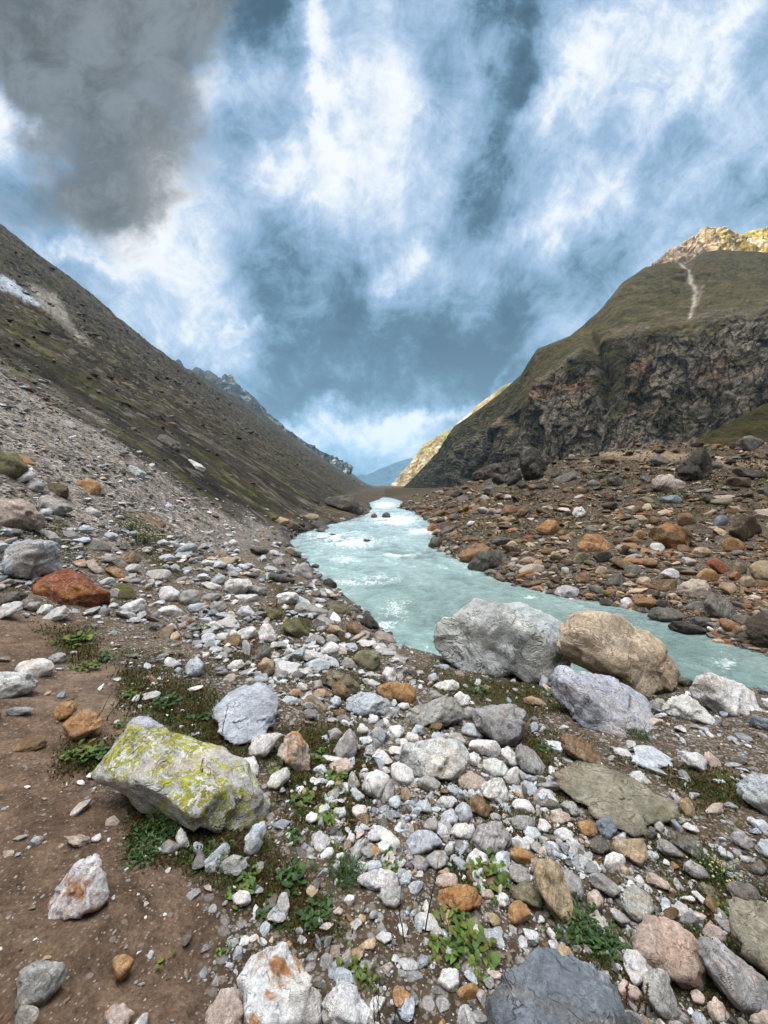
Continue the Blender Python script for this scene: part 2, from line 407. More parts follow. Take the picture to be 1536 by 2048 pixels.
# upper hillside, darker earth with thin grass
bx = np.array([-2000, -400, 0, 100, 200, 300, 380, 470, 560, 600, 660, 700, 760, 2000]); by = np.array([300, 560, 725, 790, 858, 925, 985, 1030, 1060, 1050, 1040, 1010, 992, 990])
above = np.interp(gpx, bx, by) - gpy
hillm = left * sstep(above + 26 * nA, -22, 30) * (gy > 8)
fall = np.stack([gx / 45, gy / 7, 0 * gx], 1); nF = fbm(fall, 4); fall2 = np.stack([gx / 12, gy / 2.2, 0 * gx], 1); nF2 = fbm(fall2 + 4, 3)
hill_c = lerp(np.tile([.052, .041, .027], (len(gx), 1)), np.array([.044, .043, .012]), sstep(nF + .5 * nC, -.05, .45))
hill_c = lerp(hill_c, np.array([.095, .078, .057]), sstep(-nF + .4 * nF2, .25, .7))
hill_c = lerp(hill_c, np.array([.020, .017, .013]), .8 * sstep(ridged(pn / 7.0, 3) + .4 * nF2, .55, 1.1))
C = C * (1 - hillm[:, None]) + hill_c * hillm[:, None]
# dark gully line between scree and hillside
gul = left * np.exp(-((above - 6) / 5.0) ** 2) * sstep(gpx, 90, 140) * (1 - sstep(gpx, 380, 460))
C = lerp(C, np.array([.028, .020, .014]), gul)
# snow remnant and scree chute high on the slope
snow = in_poly(gpx + 5 * nB, gpy, [(-60, 520), (0, 548), (20, 556), (60, 588), (92, 616), (70, 610), (30, 588), (-10, 572)], 3) * (gy > 60)
chute = in_poly(gpx + 6 * nB, gpy, [(58, 568), (110, 590), (150, 655), (185, 690), (150, 672), (100, 628), (66, 590)], 8) * (gy > 60)
C = lerp(C, np.array([.21, .19, .16]), chute * left); C = lerp(C, np.array([.33, .37, .41]), snow * left)
# far side
rb = gright & ~gins
C = np.where(rb[:, None], lerp(np.tile([.046, .029, .014], (len(gx), 1)), np.array([.036, .027, .012]), sstep(nC, -.2, .5)), C)
mossR = rb * sstep(gy, 16, 30) * sstep(nC * .7 + nA * .6, .05, .5)
C = lerp(C, np.array([.042, .038, .011]), mossR * .8)
sand = rb * np.maximum(in_poly(gpx, gpy, [(1420, 912), (1470, 918), (1700, 930), (1700, 960), (1520, 936), (1440, 930)], 6), in_poly(gpx, gpy, [(1180, 902), (1320, 900), (1400, 912), (1330, 925), (1210, 912)], 6)) * (gy > 20)
C = lerp(C, np.array([.20, .15, .10]), sand)
# moss and turf between the stones of the near bank
turf_polys = [[(255, 1570), (420, 1560), (560, 1700), (640, 1780), (690, 1860), (600, 1880), (480, 1780), (360, 1720), (270, 1700)],
              [(560, 1450), (700, 1440), (760, 1560), (700, 1700), (600, 1640), (560, 1560)], [(240, 1330), (420, 1380), (480, 1470), (560, 1520), (420, 1500), (300, 1440), (230, 1420)],
              [(880, 1350), (1090, 1370), (1100, 1420), (1060, 1440), (960, 1410), (880, 1395)], [(1040, 1470), (1080, 1460), (1130, 1540), (1110, 1570), (1060, 1540)],
              [(230, 1020), (300, 1040), (380, 1110), (370, 1160), (290, 1110), (230, 1060)], [(1130, 1850), (1250, 1880), (1250, 1960), (1160, 1930)], [(1380, 1700), (1440, 1700), (1450, 1790), (1400, 1770)],
              [(1310, 1540), (1440, 1530), (1500, 1600), (1400, 1620)], [(80, 1250), (170, 1250), (230, 1330), (150, 1330)], [(880, 1700), (1010, 1700), (1010, 1790), (900, 1790)], [(130, 1480), (240, 1480), (220, 1540), (110, 1540)],
              [(540, 1130), (660, 1250), (760, 1300), (700, 1330), (560, 1260)], [(1400, 1850), (1470, 1850), (1480, 1990), (1410, 2000)], [(-40, 1000), (60, 990), (200, 1100), (120, 1110), (0, 1060)]]
turf = np.zeros(len(gx))
for p in turf_polys: turf = np.maximum(turf, in_poly(gpx + 14 * nB, gpy + 14 * nA, p, 22))
turf *= (~gright) & (gy < 40)
turf = np.maximum(turf, .75 * left * (gl < 1) * sstep(nA * .6 + nB * .5, .08, .5) * (1 - trail) * (gy < 25))
C = lerp(C, np.array([.046, .040, .012]), turf * .9); rocky *= 1 - .8 * turf
# wet margin
wet = np.exp(-np.clip(gd, 0, 50) / np.where(gright, 1.1, .45)) * ~gins
C = lerp(C, np.array([.035, .03, .024]), wet * .85)
C[gins] = (.10, .14, .12)
rocky *= np.clip(1 - .6 * hillm, 0, 1) * (1 - snow)
GC = np.concatenate([C, rocky[:, None]], 1)
M_GROUND = ground_material()
ground = mesh_object('ground', GV, grid_faces(NR, NC), M_GROUND, GC); ground['kind'] = 'structure'
za = ground.data.color_attributes.new('Zone', 'FLOAT_COLOR', 'POINT')
near_g = left * (1 - sstep(gl, -1.0, 1.0)) * (1 - trail) * (1 - turf) * (gy < 40)
bank_g = rb * (gy < 260) * (1 - .8 * mossR) * (1 - sand)
scree_g = np.clip(scree * (1 - hillm) + .85 * bank_g * sstep(gy, 12, 30), 0, 1)
Zn = np.stack([hillm * (1 - snow) * (1 - .6 * chute), scree_g, np.clip(near_g + bank_g * (1 - sstep(gy, 12, 30)), 0, 1), np.ones_like(gx)], 1).astype(np.float32)
za.data.foreach_set('color', Zn.ravel())
GZ = gz.reshape(NR, NC)
def zone(arr): return arr.reshape(NR, NC)

# ------------------------------------------------------------------ river
def water_material():
    m, N, b = material('glacier_water')
    P = N.node('ShaderNodeNewGeometry').outputs['Position']
    x, y, z = N.xyz(P)
    foam_a = N.xyz(N.attr('Col'))[0]
    q = N.comb(x, N.m('MULTIPLY', y, .62), 0.0)
    n0 = N.noise(q, .55, 5, .6, .6); n1 = N.noise(q, 2.6, 10, .70, 1.2); n2 = N.noise(q, 11, 8, .72, 1.0); n3 = N.noise(N.comb(x, N.m('MULTIPLY', y, 2.2), 3.0), 4.5, 6, .7, 1.5)
    base = N.mix(N.step(n0, .35, .68), (.185, .285, .272), (.27, .37, .35))
    base = N.mix(N.step(y, 8, 40), base, (.25, .335, .345))
    base = N.mix(N.step(n3, .54, .72, 0.0, .6), base, (.42, .52, .50)); base = N.mix(N.step(n3, .46, .30, 0.0, .6), base, (.085, .155, .135))
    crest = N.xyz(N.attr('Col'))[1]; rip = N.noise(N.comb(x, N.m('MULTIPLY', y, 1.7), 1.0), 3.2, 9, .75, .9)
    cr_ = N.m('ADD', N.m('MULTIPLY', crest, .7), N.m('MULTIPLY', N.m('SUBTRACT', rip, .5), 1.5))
    base = N.mix(1.0, base, N.lin(cr_, .05, .85, .62, 1.42), 'MULTIPLY')  # wave relief painted into the base colour: paler aerated crests, darker troughs
    f = N.m('ADD', N.m('MULTIPLY', N.m('SUBTRACT', rip, .5), .25), N.m('MULTIPLY', n1, .55))
    f = N.m('ADD', f, N.m('MULTIPLY', crest, .06))
    f = N.m('ADD', f, N.m('MULTIPLY', n2, .52))
    f = N.m('ADD', f, N.m('MULTIPLY', foam_a, .31))
    foam = N.step(f, .68, .84, 0.0, .9)
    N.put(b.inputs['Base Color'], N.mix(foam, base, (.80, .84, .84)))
    N.put(b.inputs['Roughness'], N.lin(foam, 0, 1, .16, .6)); b.inputs['IOR'].default_value = 1.33
    bp = N.node('ShaderNodeBump'); bp.inputs['Strength'].default_value = .8; bp.inputs['Distance'].default_value = .25
    N.put(bp.inputs['Height'], N.m('ADD', N.m('ADD', N.m('MULTIPLY', n1, .5), N.m('MULTIPLY', n3, .3)), N.m('MULTIPLY', n2, .16))); N.l.new(bp.outputs[0], b.inputs['Normal'])
    return m
wr, wc = 620, 520
wy = np.concatenate([np.linspace(-10, 5, 30, endpoint=False), np.exp(np.linspace(math.log(5), math.log(470), wr - 30))])
wu = np.linspace(-.36, 1.7, wc)
WY = wy[:, None] + 0 * wu[None]; WX = (np.maximum(WY, 3) + 1.0) * wu[None] + np.where(WY < 3, (3 - WY) * 1.6, 0)
wx_, wy_ = WX.ravel(), WY.ravel()
wd, _, _, _ = river_dist(wx_, wy_)
wp = np.stack([wx_, wy_ * .7, 0 * wx_], 1)
warp = np.stack([fbm(wp / 2.5, 2), fbm(wp / 2.5 + 31, 2), 0 * wx_], 1) * .5
rapid = .35 + .65 * sstep(wy_, 12, 26) + .35 * sstep(fbm(wp / 5, 2), 0, .6)
deep = sstep(-wd, 0, 1.2)
wave = .085 * ridged((wp + warp) / 1.3, 4) + .03 * fbm((wp + warp) / .4, 3) + .08 * fbm(wp / 4, 2)
wz = ZW + wave * rapid * (.3 + .7 * deep)
wpx, wpy = proj(np.stack([wx_, wy_, wz], 1))
foam = .42 * sstep(wave, .05, .17) * rapid
for (fx, fy, rx, ry, a) in ((795, 1222, 30, 30, .55), (815, 1205, 30, 8, .5), (770, 1245, 30, 30, .6), (700, 1165, 40, 12, .5), (700, 1085, 70, 14, .6), (790, 1040, 60, 14, .7), (840, 1062, 40, 9, .6), (1440, 1330, 70, 22, .5),
                            (1270, 1245, 30, 8, .5), (800, 1110, 40, 8, .7), (660, 1075, 50, 10, .7), (750, 1160, 60, 14, .5), (770, 1010, 25, 8, .8), (1060, 1195, 30, 5, .5), (690, 1120, 40, 10, .5)):
    foam = np.maximum(foam, a * np.exp(-((wpx - fx) / rx) ** 2 - ((wpy - fy) / ry) ** 2) * (.5 + .8 * sstep(wave, -.05, .1)))
keep = (wd < 1.0)
wf = grid_faces(wr, wc); wf = wf[keep[wf].any(1)]
used = np.unique(wf); remap = -np.ones(len(wx_), int); remap[used] = np.arange(len(used))
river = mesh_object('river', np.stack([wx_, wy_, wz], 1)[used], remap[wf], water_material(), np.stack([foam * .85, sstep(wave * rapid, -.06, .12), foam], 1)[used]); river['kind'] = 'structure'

# ------------------------------------------------------------------ mountains
def rock_face_material(name, s):
    m, N, b = material(name)
    P = N.node('ShaderNodeNewGeometry').outputs['Position']
    c = N.attr('Col'); cl = N.attr('Col', out='Alpha')
    Q = N.v('MULTIPLY', P, (1.0, 1.0, .45))
    n1 = N.noise(Q, .035 * s, 10, .66, .4); n2 = N.noise(P, .25 * s, 8, .68); n3 = N.noise(N.v('MULTIPLY', P, (1, 1, .14)), .20 * s, 9, .72, .15)
    c = N.mix(1.0, c, N.m('MULTIPLY', N.lin(n1, .3, .7, .62, 1.35), N.lin(n2, .3, .7, .62, 1.36)), 'MULTIPLY')
    c = N.mix(N.m('MULTIPLY', cl, .85), c, N.lin(n3, .34, .66, .5, 1.45), 'MULTIPLY')
    W = N.v('ADD', N.v('MULTIPLY', P, (1, 1, .30)), N.v('SCALE', N.noise(P, .12 * s, 5, .6, col=True), 4.5 / s))
    ck = N.step(N.voro(W, .13 * s, 'DISTANCE_TO_EDGE'), .0, .10); ck2 = N.step(N.voro(W, .42 * s, 'DISTANCE_TO_EDGE'), .0, .12)
    c = N.mix(N.m('MULTIPLY', cl, N.m('SUBTRACT', 1.0, N.m('MULTIPLY', ck, N.lin(ck2, 0, 1, .45, 1)))), c, N.mix(1.0, c, (.36, .33, .29), 'MULTIPLY'))
    N.put(b.inputs['Base Color'], c); N.put(b.inputs['Roughness'], .95); b.inputs['Specular IOR Level'].default_value = .1
    h = N.m('ADD', N.m('MULTIPLY', n2, 3.0 / s), N.m('MULTIPLY', N.m('MULTIPLY', N.m('ADD', n3, N.m('ADD', N.m('MULTIPLY', ck, .35), N.m('MULTIPLY', ck2, .15))), cl), 7.0 / s))
    bp = N.node('ShaderNodeBump'); bp.inputs['Strength'].default_value = .8; bp.inputs['Distance'].default_value = 1.0
    N.put(bp.inputs['Height'], h); N.l.new(bp.outputs[0], b.inputs['Normal'])
    return m
def sheet(cols, nx, ny, back=.35, nback=14):
    "cols: (px, [(py, Y), ...] base to top); returns points, px, py, t grids; the far flank is added behind the top"
    pxs = np.array([c[0] for c in cols], float); ts = np.linspace(0, 1, ny)
    PYc, Yc = [], []
    for _, st in cols:
        st = np.array(st, float); tt = np.linspace(0, 1, len(st))
        PYc.append(np.interp(ts, tt, st[:, 0])); Yc.append(np.interp(ts, tt, st[:, 1]))
    PYc, Yc = np.array(PYc), np.array(Yc)
    gxp = np.linspace(pxs[0], pxs[-1], nx)
    PY = np.stack([np.interp(gxp, pxs, PYc[:, j]) for j in range(ny)]); Y = np.stack([np.interp(gxp, pxs, Yc[:, j]) for j in range(ny)])
    PX = gxp[None] + 0 * PY; T = ts[:, None] + 0 * PY
    P = at_Y(PX, PY, Y)
    top = P[-1]; h = np.maximum(top[:, 2] - P[0][:, 2], 1)
    rows = []
    for k in range(1, nback + 1):
        f = k / nback; q = top.copy(); q[:, 1] += f * h * 1.6; q[:, 0] += f * h * .3 * np.sign(top[:, 0] + 1e-6); q[:, 2] -= h * f ** 1.4 * 1.0
        rows.append(q)
    P = np.concatenate([P, np.array(rows)]); T = np.concatenate([T, np.ones((nback, nx))])
    PX = np.concatenate([PX, np.repeat(PX[-1:], nback, 0)]); PY = np.concatenate([PY, np.repeat(PY[-1:], nback, 0)])
    return P, PX, PY, T
def finish(name, P, D, colors, mat, kind='structure'):
    nr, nc = P.shape[:2]
    du = np.gradient(P, axis=1); dv = np.gradient(P, axis=0)
    n = np.cross(du, dv); n /= np.linalg.norm(n, axis=2)[..., None] + 1e-9
    n = np.where((n[..., 1:2] > 0) & (n[..., 2:3] < .2), -n, n)
    for _ in range(6):
        n[1:-1, 1:-1] = (n[:-2, 1:-1] + n[2:, 1:-1] + n[1:-1, :-2] + n[1:-1, 2:] + n[1:-1, 1:-1]) / 5
    V = P + n * D[..., None]
    o = mesh_object(name, V.reshape(-1, 3), grid_faces(nr, nc), mat, colors.reshape(-1, 4)); o['kind'] = kind
    return o

# the dark cliff mountain on the right
cols = [(796, [(990, 1250), (985, 1255), (982, 1260), (979, 1270)]), (812, [(990, 1000), (985, 1004), (978, 1010), (971, 1020)]), (845, [(988, 800), (970, 820), (955, 850), (936, 890)]), (880, [(988, 640), (960, 660), (930, 690), (900, 740)]),
        (908, [(988, 560), (950, 580), (905, 620), (853, 690)]), (960, [(985, 460), (930, 478), (875, 520), (817, 600)]), (1000, [(980, 400), (920, 415), (850, 455), (787, 540)]),
        (1042, [(972, 350), (900, 362), (820, 385), (750, 480)]), (1075, [(966, 330), (880, 345), (780, 370), (698, 470)]), (1140, [(960, 300), (850, 315), (720, 335), (672, 440)]), (1200, [(955, 285), (830, 300), (690, 322), (620, 460)]),
        (1245, [(950, 275), (820, 290), (675, 312), (566, 490)]), (1290, [(945, 268), (815, 283), (665, 304), (535, 510)]), (1335, [(940, 262), (810, 277), (660, 298), (526, 530)]), (1372, [(938, 258), (805, 272), (655, 294), (528, 545)]), (1405, [(936, 255), (800, 269), (650, 290), (506, 570)]),
        (1440, [(935, 252), (800, 266), (645, 288), (500, 580)]), (1536, [(930, 245), (790, 258), (630, 280), (505, 590)]), (1700, [(925, 235), (780, 250), (600, 270), (480, 570)]), (2000, [(925, 220), (760, 235), (560, 255), (430, 540)])]
P, PX, PY, T = sheet(cols, 620, 420)
q = P.reshape(-1, 3); sh = P.shape[:2]
nn = fbm(q / 40, 3).reshape(sh); n2_ = fbm(q / 12, 3).reshape(sh)
Tn = T + .05 * nn + .05 * n2_
cliff = sstep(T, .02, .08) * (1 - sstep(Tn, .56, .74)) * sstep(PX + 60 * nn, 830, 960)
cliff = np.clip(cliff * (1 - .75 * sstep(nn, .25, .6) * (PX < 1250)), 0, 1)
qa = q * np.array([1, 1, .42])
warpq = q + 7 * np.stack([fbm(q / 22, 2), fbm(q / 22 + 7, 2), fbm(q / 22 + 13, 2)], 1)
def blocks(a, z, wa, wz, seed):
    "random offset per jointed block (jittered brick cells)"
    r_ = np.floor(z / wz); sh_ = (np.sin(r_ * 12.9898 + seed) * 43758.5453) % 1; col_ = np.floor(a / wa + sh_)
    best = np.full(a.shape, 1e9); val = np.zeros(a.shape)
    for di in (-1, 0, 1):
        for dj in (-1, 0, 1):
            ci, cj = np.floor(a / wa) + di, np.floor(z / wz) + dj
            h1 = (np.sin(ci * 127.1 + cj * 311.7 + seed) * 43758.5453) % 1; h2 = (np.sin(ci * 269.5 + cj * 183.3 + seed) * 43758.5453) % 1; h3 = (np.sin(ci * 419.2 + cj * 371.9 + seed) * 43758.5453) % 1
            dd = np.maximum(np.abs((a / wa - ci - h1)), np.abs(z / wz - cj - h2)); m_ = dd < best
            best = np.where(m_, dd, best); val = np.where(m_, h3 - .5 + .35 * ((a / wa - ci - h1) * (h1 - .5) * 2 + (z / wz - cj - h2) * (h2 - .5)), val)
    return val
al = (P[..., 0] * .8 - P[..., 1] * .6) + 3.5 * fbm(q / 14, 3).reshape(sh); zz_ = P[..., 2] + 4 * fbm(q / 20 + 50, 3).reshape(sh) + .12 * al
bl = 8.0 * blocks(al, zz_, 26, 60, 1.3) + 5.0 * blocks(al, zz_, 11, 24, 4.7) + 2.6 * blocks(al, zz_, 4.5, 9.5, 9.1) + 1.0 * blocks(al, zz_, 2.0, 4.0, 2.2)
Dc = 6 * ridged(qa / 60, 2).reshape(sh) + bl * 1.15 + .6 * ridged(q / 5, 2).reshape(sh)
Dg = 3.5 * fbm(q / 60, 4).reshape(sh) + 1.3 * ridged(q / 13, 3).reshape(sh) + .5 * ridged(q / 4, 2).reshape(sh)
edge = 1 - .85 * sstep(T, .93, 1.0)
D = (cliff * Dc + (1 - cliff) * Dg) * edge * np.clip(P[..., 1] / 400, .5, 1.6)
# gully in the middle of the face
gp = np.exp(-((PX - np.interp(PY, [640, 760, 880], [1170, 1215, 1195])) / 12) ** 2) * sstep(PY, 640, 690)
D -= 9 * gp
Cc = np.tile(np.array([.185, .152, .112]), (*sh, 1))
def blendc(C_, c, w): return C_ + (np.array(c) - C_) * np.clip(w, 0, 1)[..., None]
Cc = blendc(Cc, [.27, .23, .175], sstep(ridged(qa / 18 + 3, 2).reshape(sh), .35, .9) * .7)
for (a, b_, r1, r2) in ((1278, 735, 26, 30), (1062, 800, 28, 30), (1430, 755, 18, 26), (1150, 770, 60, 22), (1270, 780, 16, 20), (1000, 850, 20, 20)):
    Cc = blendc(Cc, [.27, .155, .092], np.exp(-((PX - a) / r1) ** 2 - ((PY - b_) / r2) ** 2) * (.5 + .7 * sstep(n2_, -.2, .4)))
grass = blendc(blendc(Cc * 0, [.066, .051, .020], np.ones(sh)), [.044, .040, .016], sstep(nn, 0, .5))
grass = blendc(grass, [.105, .080, .030], sstep(n2_ + nn, .35, .9) * .7)
Cc = blendc(Cc * 1, [0, 0, 0], np.zeros(sh)); Cc = Cc * cliff[..., None] + grass * (1 - cliff)[..., None]
green = sstep(nn + .6 * n2_, .0, .5) * sstep(PY, 640, 700)
Cc = blendc(Cc, [.052, .046, .016], green * .75)
low = sstep(PY, 850, 930) * (PX < 1040)
Cc = blendc(Cc, [.085, .072, .038], low * .6)
pathx = np.interp(PY, [528, 545, 570, 590, 620, 640], [1362, 1372, 1384, 1391, 1385, 1379])
Cc = blendc(Cc, [.34, .30, .25], np.exp(-((PX - pathx - 3 * n2_) / np.interp(PY, [528, 560, 640], [3.5, 5.5, 3.0])) ** 2) * (PY < 642) * (T < 1))
pathx2 = np.interp(PY, [580, 600, 625], [1402, 1398, 1386])
Cc = blendc(Cc, [.20, .15, .11], .7 * np.exp(-((PX - pathx2 - 3 * n2_) / 3.5) ** 2) * (PY < 628) * (PY > 578))
finish('cliff_mountain', P, D, np.concatenate([Cc, cliff[..., None]], 2), rock_face_material('cliff_rock', 1.0))

# sunlit summit behind it
cols = [(1300, [(560, 760), (545, 800)]), (1325, [(560, 760), (524, 830)]), (1350, [(570, 760), (500, 860)]), (1375, [(575, 760), (488, 880)]), (1392, [(575, 760), (478, 890)]), (1405, [(575, 760), (464, 900)]), (1420, [(575, 760), (468, 900)]),
        (1442, [(575, 760), (470, 900)]), (1465, [(575, 760), (478, 905)]), (1486, [(575, 760), (480, 910)]), (1500, [(575, 760), (468, 910)]), (1520, [(575, 760), (464, 910)]), (1545, [(575, 760), (466, 910)]), (1600, [(575, 760), (455, 910)]), (1800, [(575, 760), (440, 910)]), (2000, [(575, 760), (470, 910)])]
P, PX, PY, T = sheet(cols, 360, 120); sh = P.shape[:2]; q = P.reshape(-1, 3)
D = (11 * ridged(q / 70, 3).reshape(sh) + 6 * ridged(q / 22, 3).reshape(sh) + 2.5 * ridged(q / 8, 2).reshape(sh)) * (1 - .6 * sstep(T, .9, 1))
n2_ = fbm(q / 30, 3).reshape(sh)
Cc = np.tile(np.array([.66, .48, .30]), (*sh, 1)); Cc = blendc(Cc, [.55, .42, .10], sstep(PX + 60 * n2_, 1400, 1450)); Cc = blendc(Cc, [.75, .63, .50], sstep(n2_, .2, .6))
finish('summit', P, D, np.concatenate([Cc, .6 * np.ones((*sh, 1))], 2), rock_face_material('sunlit_rock', .6))

# sunlit ridge farther down the valley
cols = [(772, [(990, 2600), (985, 2700)]), (786, [(990, 2300), (972, 2420)]), (800, [(990, 2150), (956, 2300)]), (815, [(990, 2050), (934, 2200)]), (832, [(990, 1950), (912, 2150)]), (850, [(990, 1900), (889, 2100)]), (880, [(990, 1850), (871, 2050)]),
        (906, [(990, 1800), (857, 2000)]), (940, [(980, 1750), (828, 1950)]), (965, [(970, 1700), (806, 1900)]), (1004, [(960, 1650), (776, 1850)]), (1060, [(960, 1650), (750, 1850)]), (1150, [(960, 1650), (740, 1850)])]
P, PX, PY, T = sheet(cols, 300, 150); sh = P.shape[:2]; q = P.reshape(-1, 3)
D = (14 * ridged(q / 110, 3).reshape(sh) + 8 * ridged(q / 35, 3).reshape(sh)) * (1 - .7 * sstep(T, .85, 1))
n2_ = fbm(q / 60, 3).reshape(sh)
Cc = np.tile(np.array([.42, .30, .15]), (*sh, 1)); Cc = blendc(Cc, [.26, .22, .07], sstep(n2_, 0, .4)); Cc = blendc(Cc, [.58, .47, .33], sstep(-n2_, .15, .5))
finish('valley_ridge', P, D, np.concatenate([Cc, .3 * np.ones((*sh, 1))], 2), rock_face_material('ridge_rock', .4))

# jagged grey peaks behind the left slope
tops = [(200, 640), (260, 672), (280, 688), (300, 697), (318, 712), (330, 722), (345, 729), (352, 727), (357, 720), (362, 735), (385, 745), (392, 738), (400, 741), (408, 748), (418, 744), (426, 750), (436, 758), (445, 760), (450, 748), (455, 756), (462, 750), (468, 765), (478, 772), (490, 785), (510, 800), (530, 824), (545, 838), (560, 850), (600, 882), (650, 920), (700, 950)]
cols = [(a, [(985, 1650), (900 if a < 500 else 960, 1720), (b_, 2000)]) for a, b_ in tops]
P, PX, PY, T = sheet(cols, 420, 160); sh = P.shape[:2]; q = P.reshape(-1, 3)
D = (26 * ridged(q / 150, 3).reshape(sh) + 12 * ridged(q * np.array([1, 1, .5]) / 45, 3).reshape(sh) + 5 * ridged(q / 16, 2).reshape(sh)) * (1 - .75 * sstep(T, .88, 1))
Cc = np.tile(np.array([.085, .09, .09]), (*sh, 1)); Cc = blendc(Cc, [.42, .44, .46], .75 * sstep(fbm(q * np.array([1, 1, .6]) / 30, 4).reshape(sh), .12, .4) * sstep(PX, 420, 470))
finish('jagged_mountain', P, D, np.concatenate([Cc, np.ones((*sh, 1))], 2), rock_face_material('grey_rock', .35))

# mountain at the end of the valley, haze blue put into its base colour
tops = [(640, 968), (700, 962), (740, 948), (752, 944), (765, 938), (780, 932), (795, 925), (808, 921), (822, 917), (840, 922), (860, 935), (900, 950)]
cols = [(a, [(990, 5600), (b_, 6400)]) for a, b_ in tops]
P, PX, PY, T = sheet(cols, 160, 60); sh = P.shape[:2]; q = P.reshape(-1, 3)
D = 60 * ridged(q / 500, 4).reshape(sh) * (1 - .8 * sstep(T, .8, 1))
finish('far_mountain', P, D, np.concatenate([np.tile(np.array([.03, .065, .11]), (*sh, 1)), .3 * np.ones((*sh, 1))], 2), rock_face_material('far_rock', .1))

# green moraine hill at the foot of the cliff
cols = [(1330, [(985, 80), (930, 88), (908, 96)]), (1370, [(985, 78), (915, 90), (893, 98)]), (1405, [(985, 76), (905, 92), (876, 104)]), (1435, [(985, 75), (900, 92), (858, 108)]), (1470, [(985, 74), (893, 92), (840, 112)]), (1505, [(985, 73), (885, 94), (822, 116)]), (1540, [(985, 72), (875, 94), (804, 120)]), (1600, [(985, 72), (865, 95), (775, 124)]), (1700, [(985, 72), (850, 95), (735, 126)]), (1900, [(985, 66), (820, 92), (660, 130)])]
P, PX, PY, T = sheet(cols, 300, 160); sh = P.shape[:2]; q = P.reshape(-1, 3)
D = (1.2 * fbm(q / 14, 4).reshape(sh) + .35 * ridged(q / 3, 3).reshape(sh)) * (1 - .7 * sstep(T, .9, 1))
n2_ = fbm(q / 9, 4).reshape(sh)
Cc = np.tile(np.array([.036, .032, .009]), (*sh, 1)); Cc = blendc(Cc, [.062, .046, .023], sstep(n2_, .1, .5))
finish('moraine_hill', P, D, np.concatenate([Cc, .2 * np.ones((*sh, 1))], 2), rock_face_material('moraine_turf', 3.0))
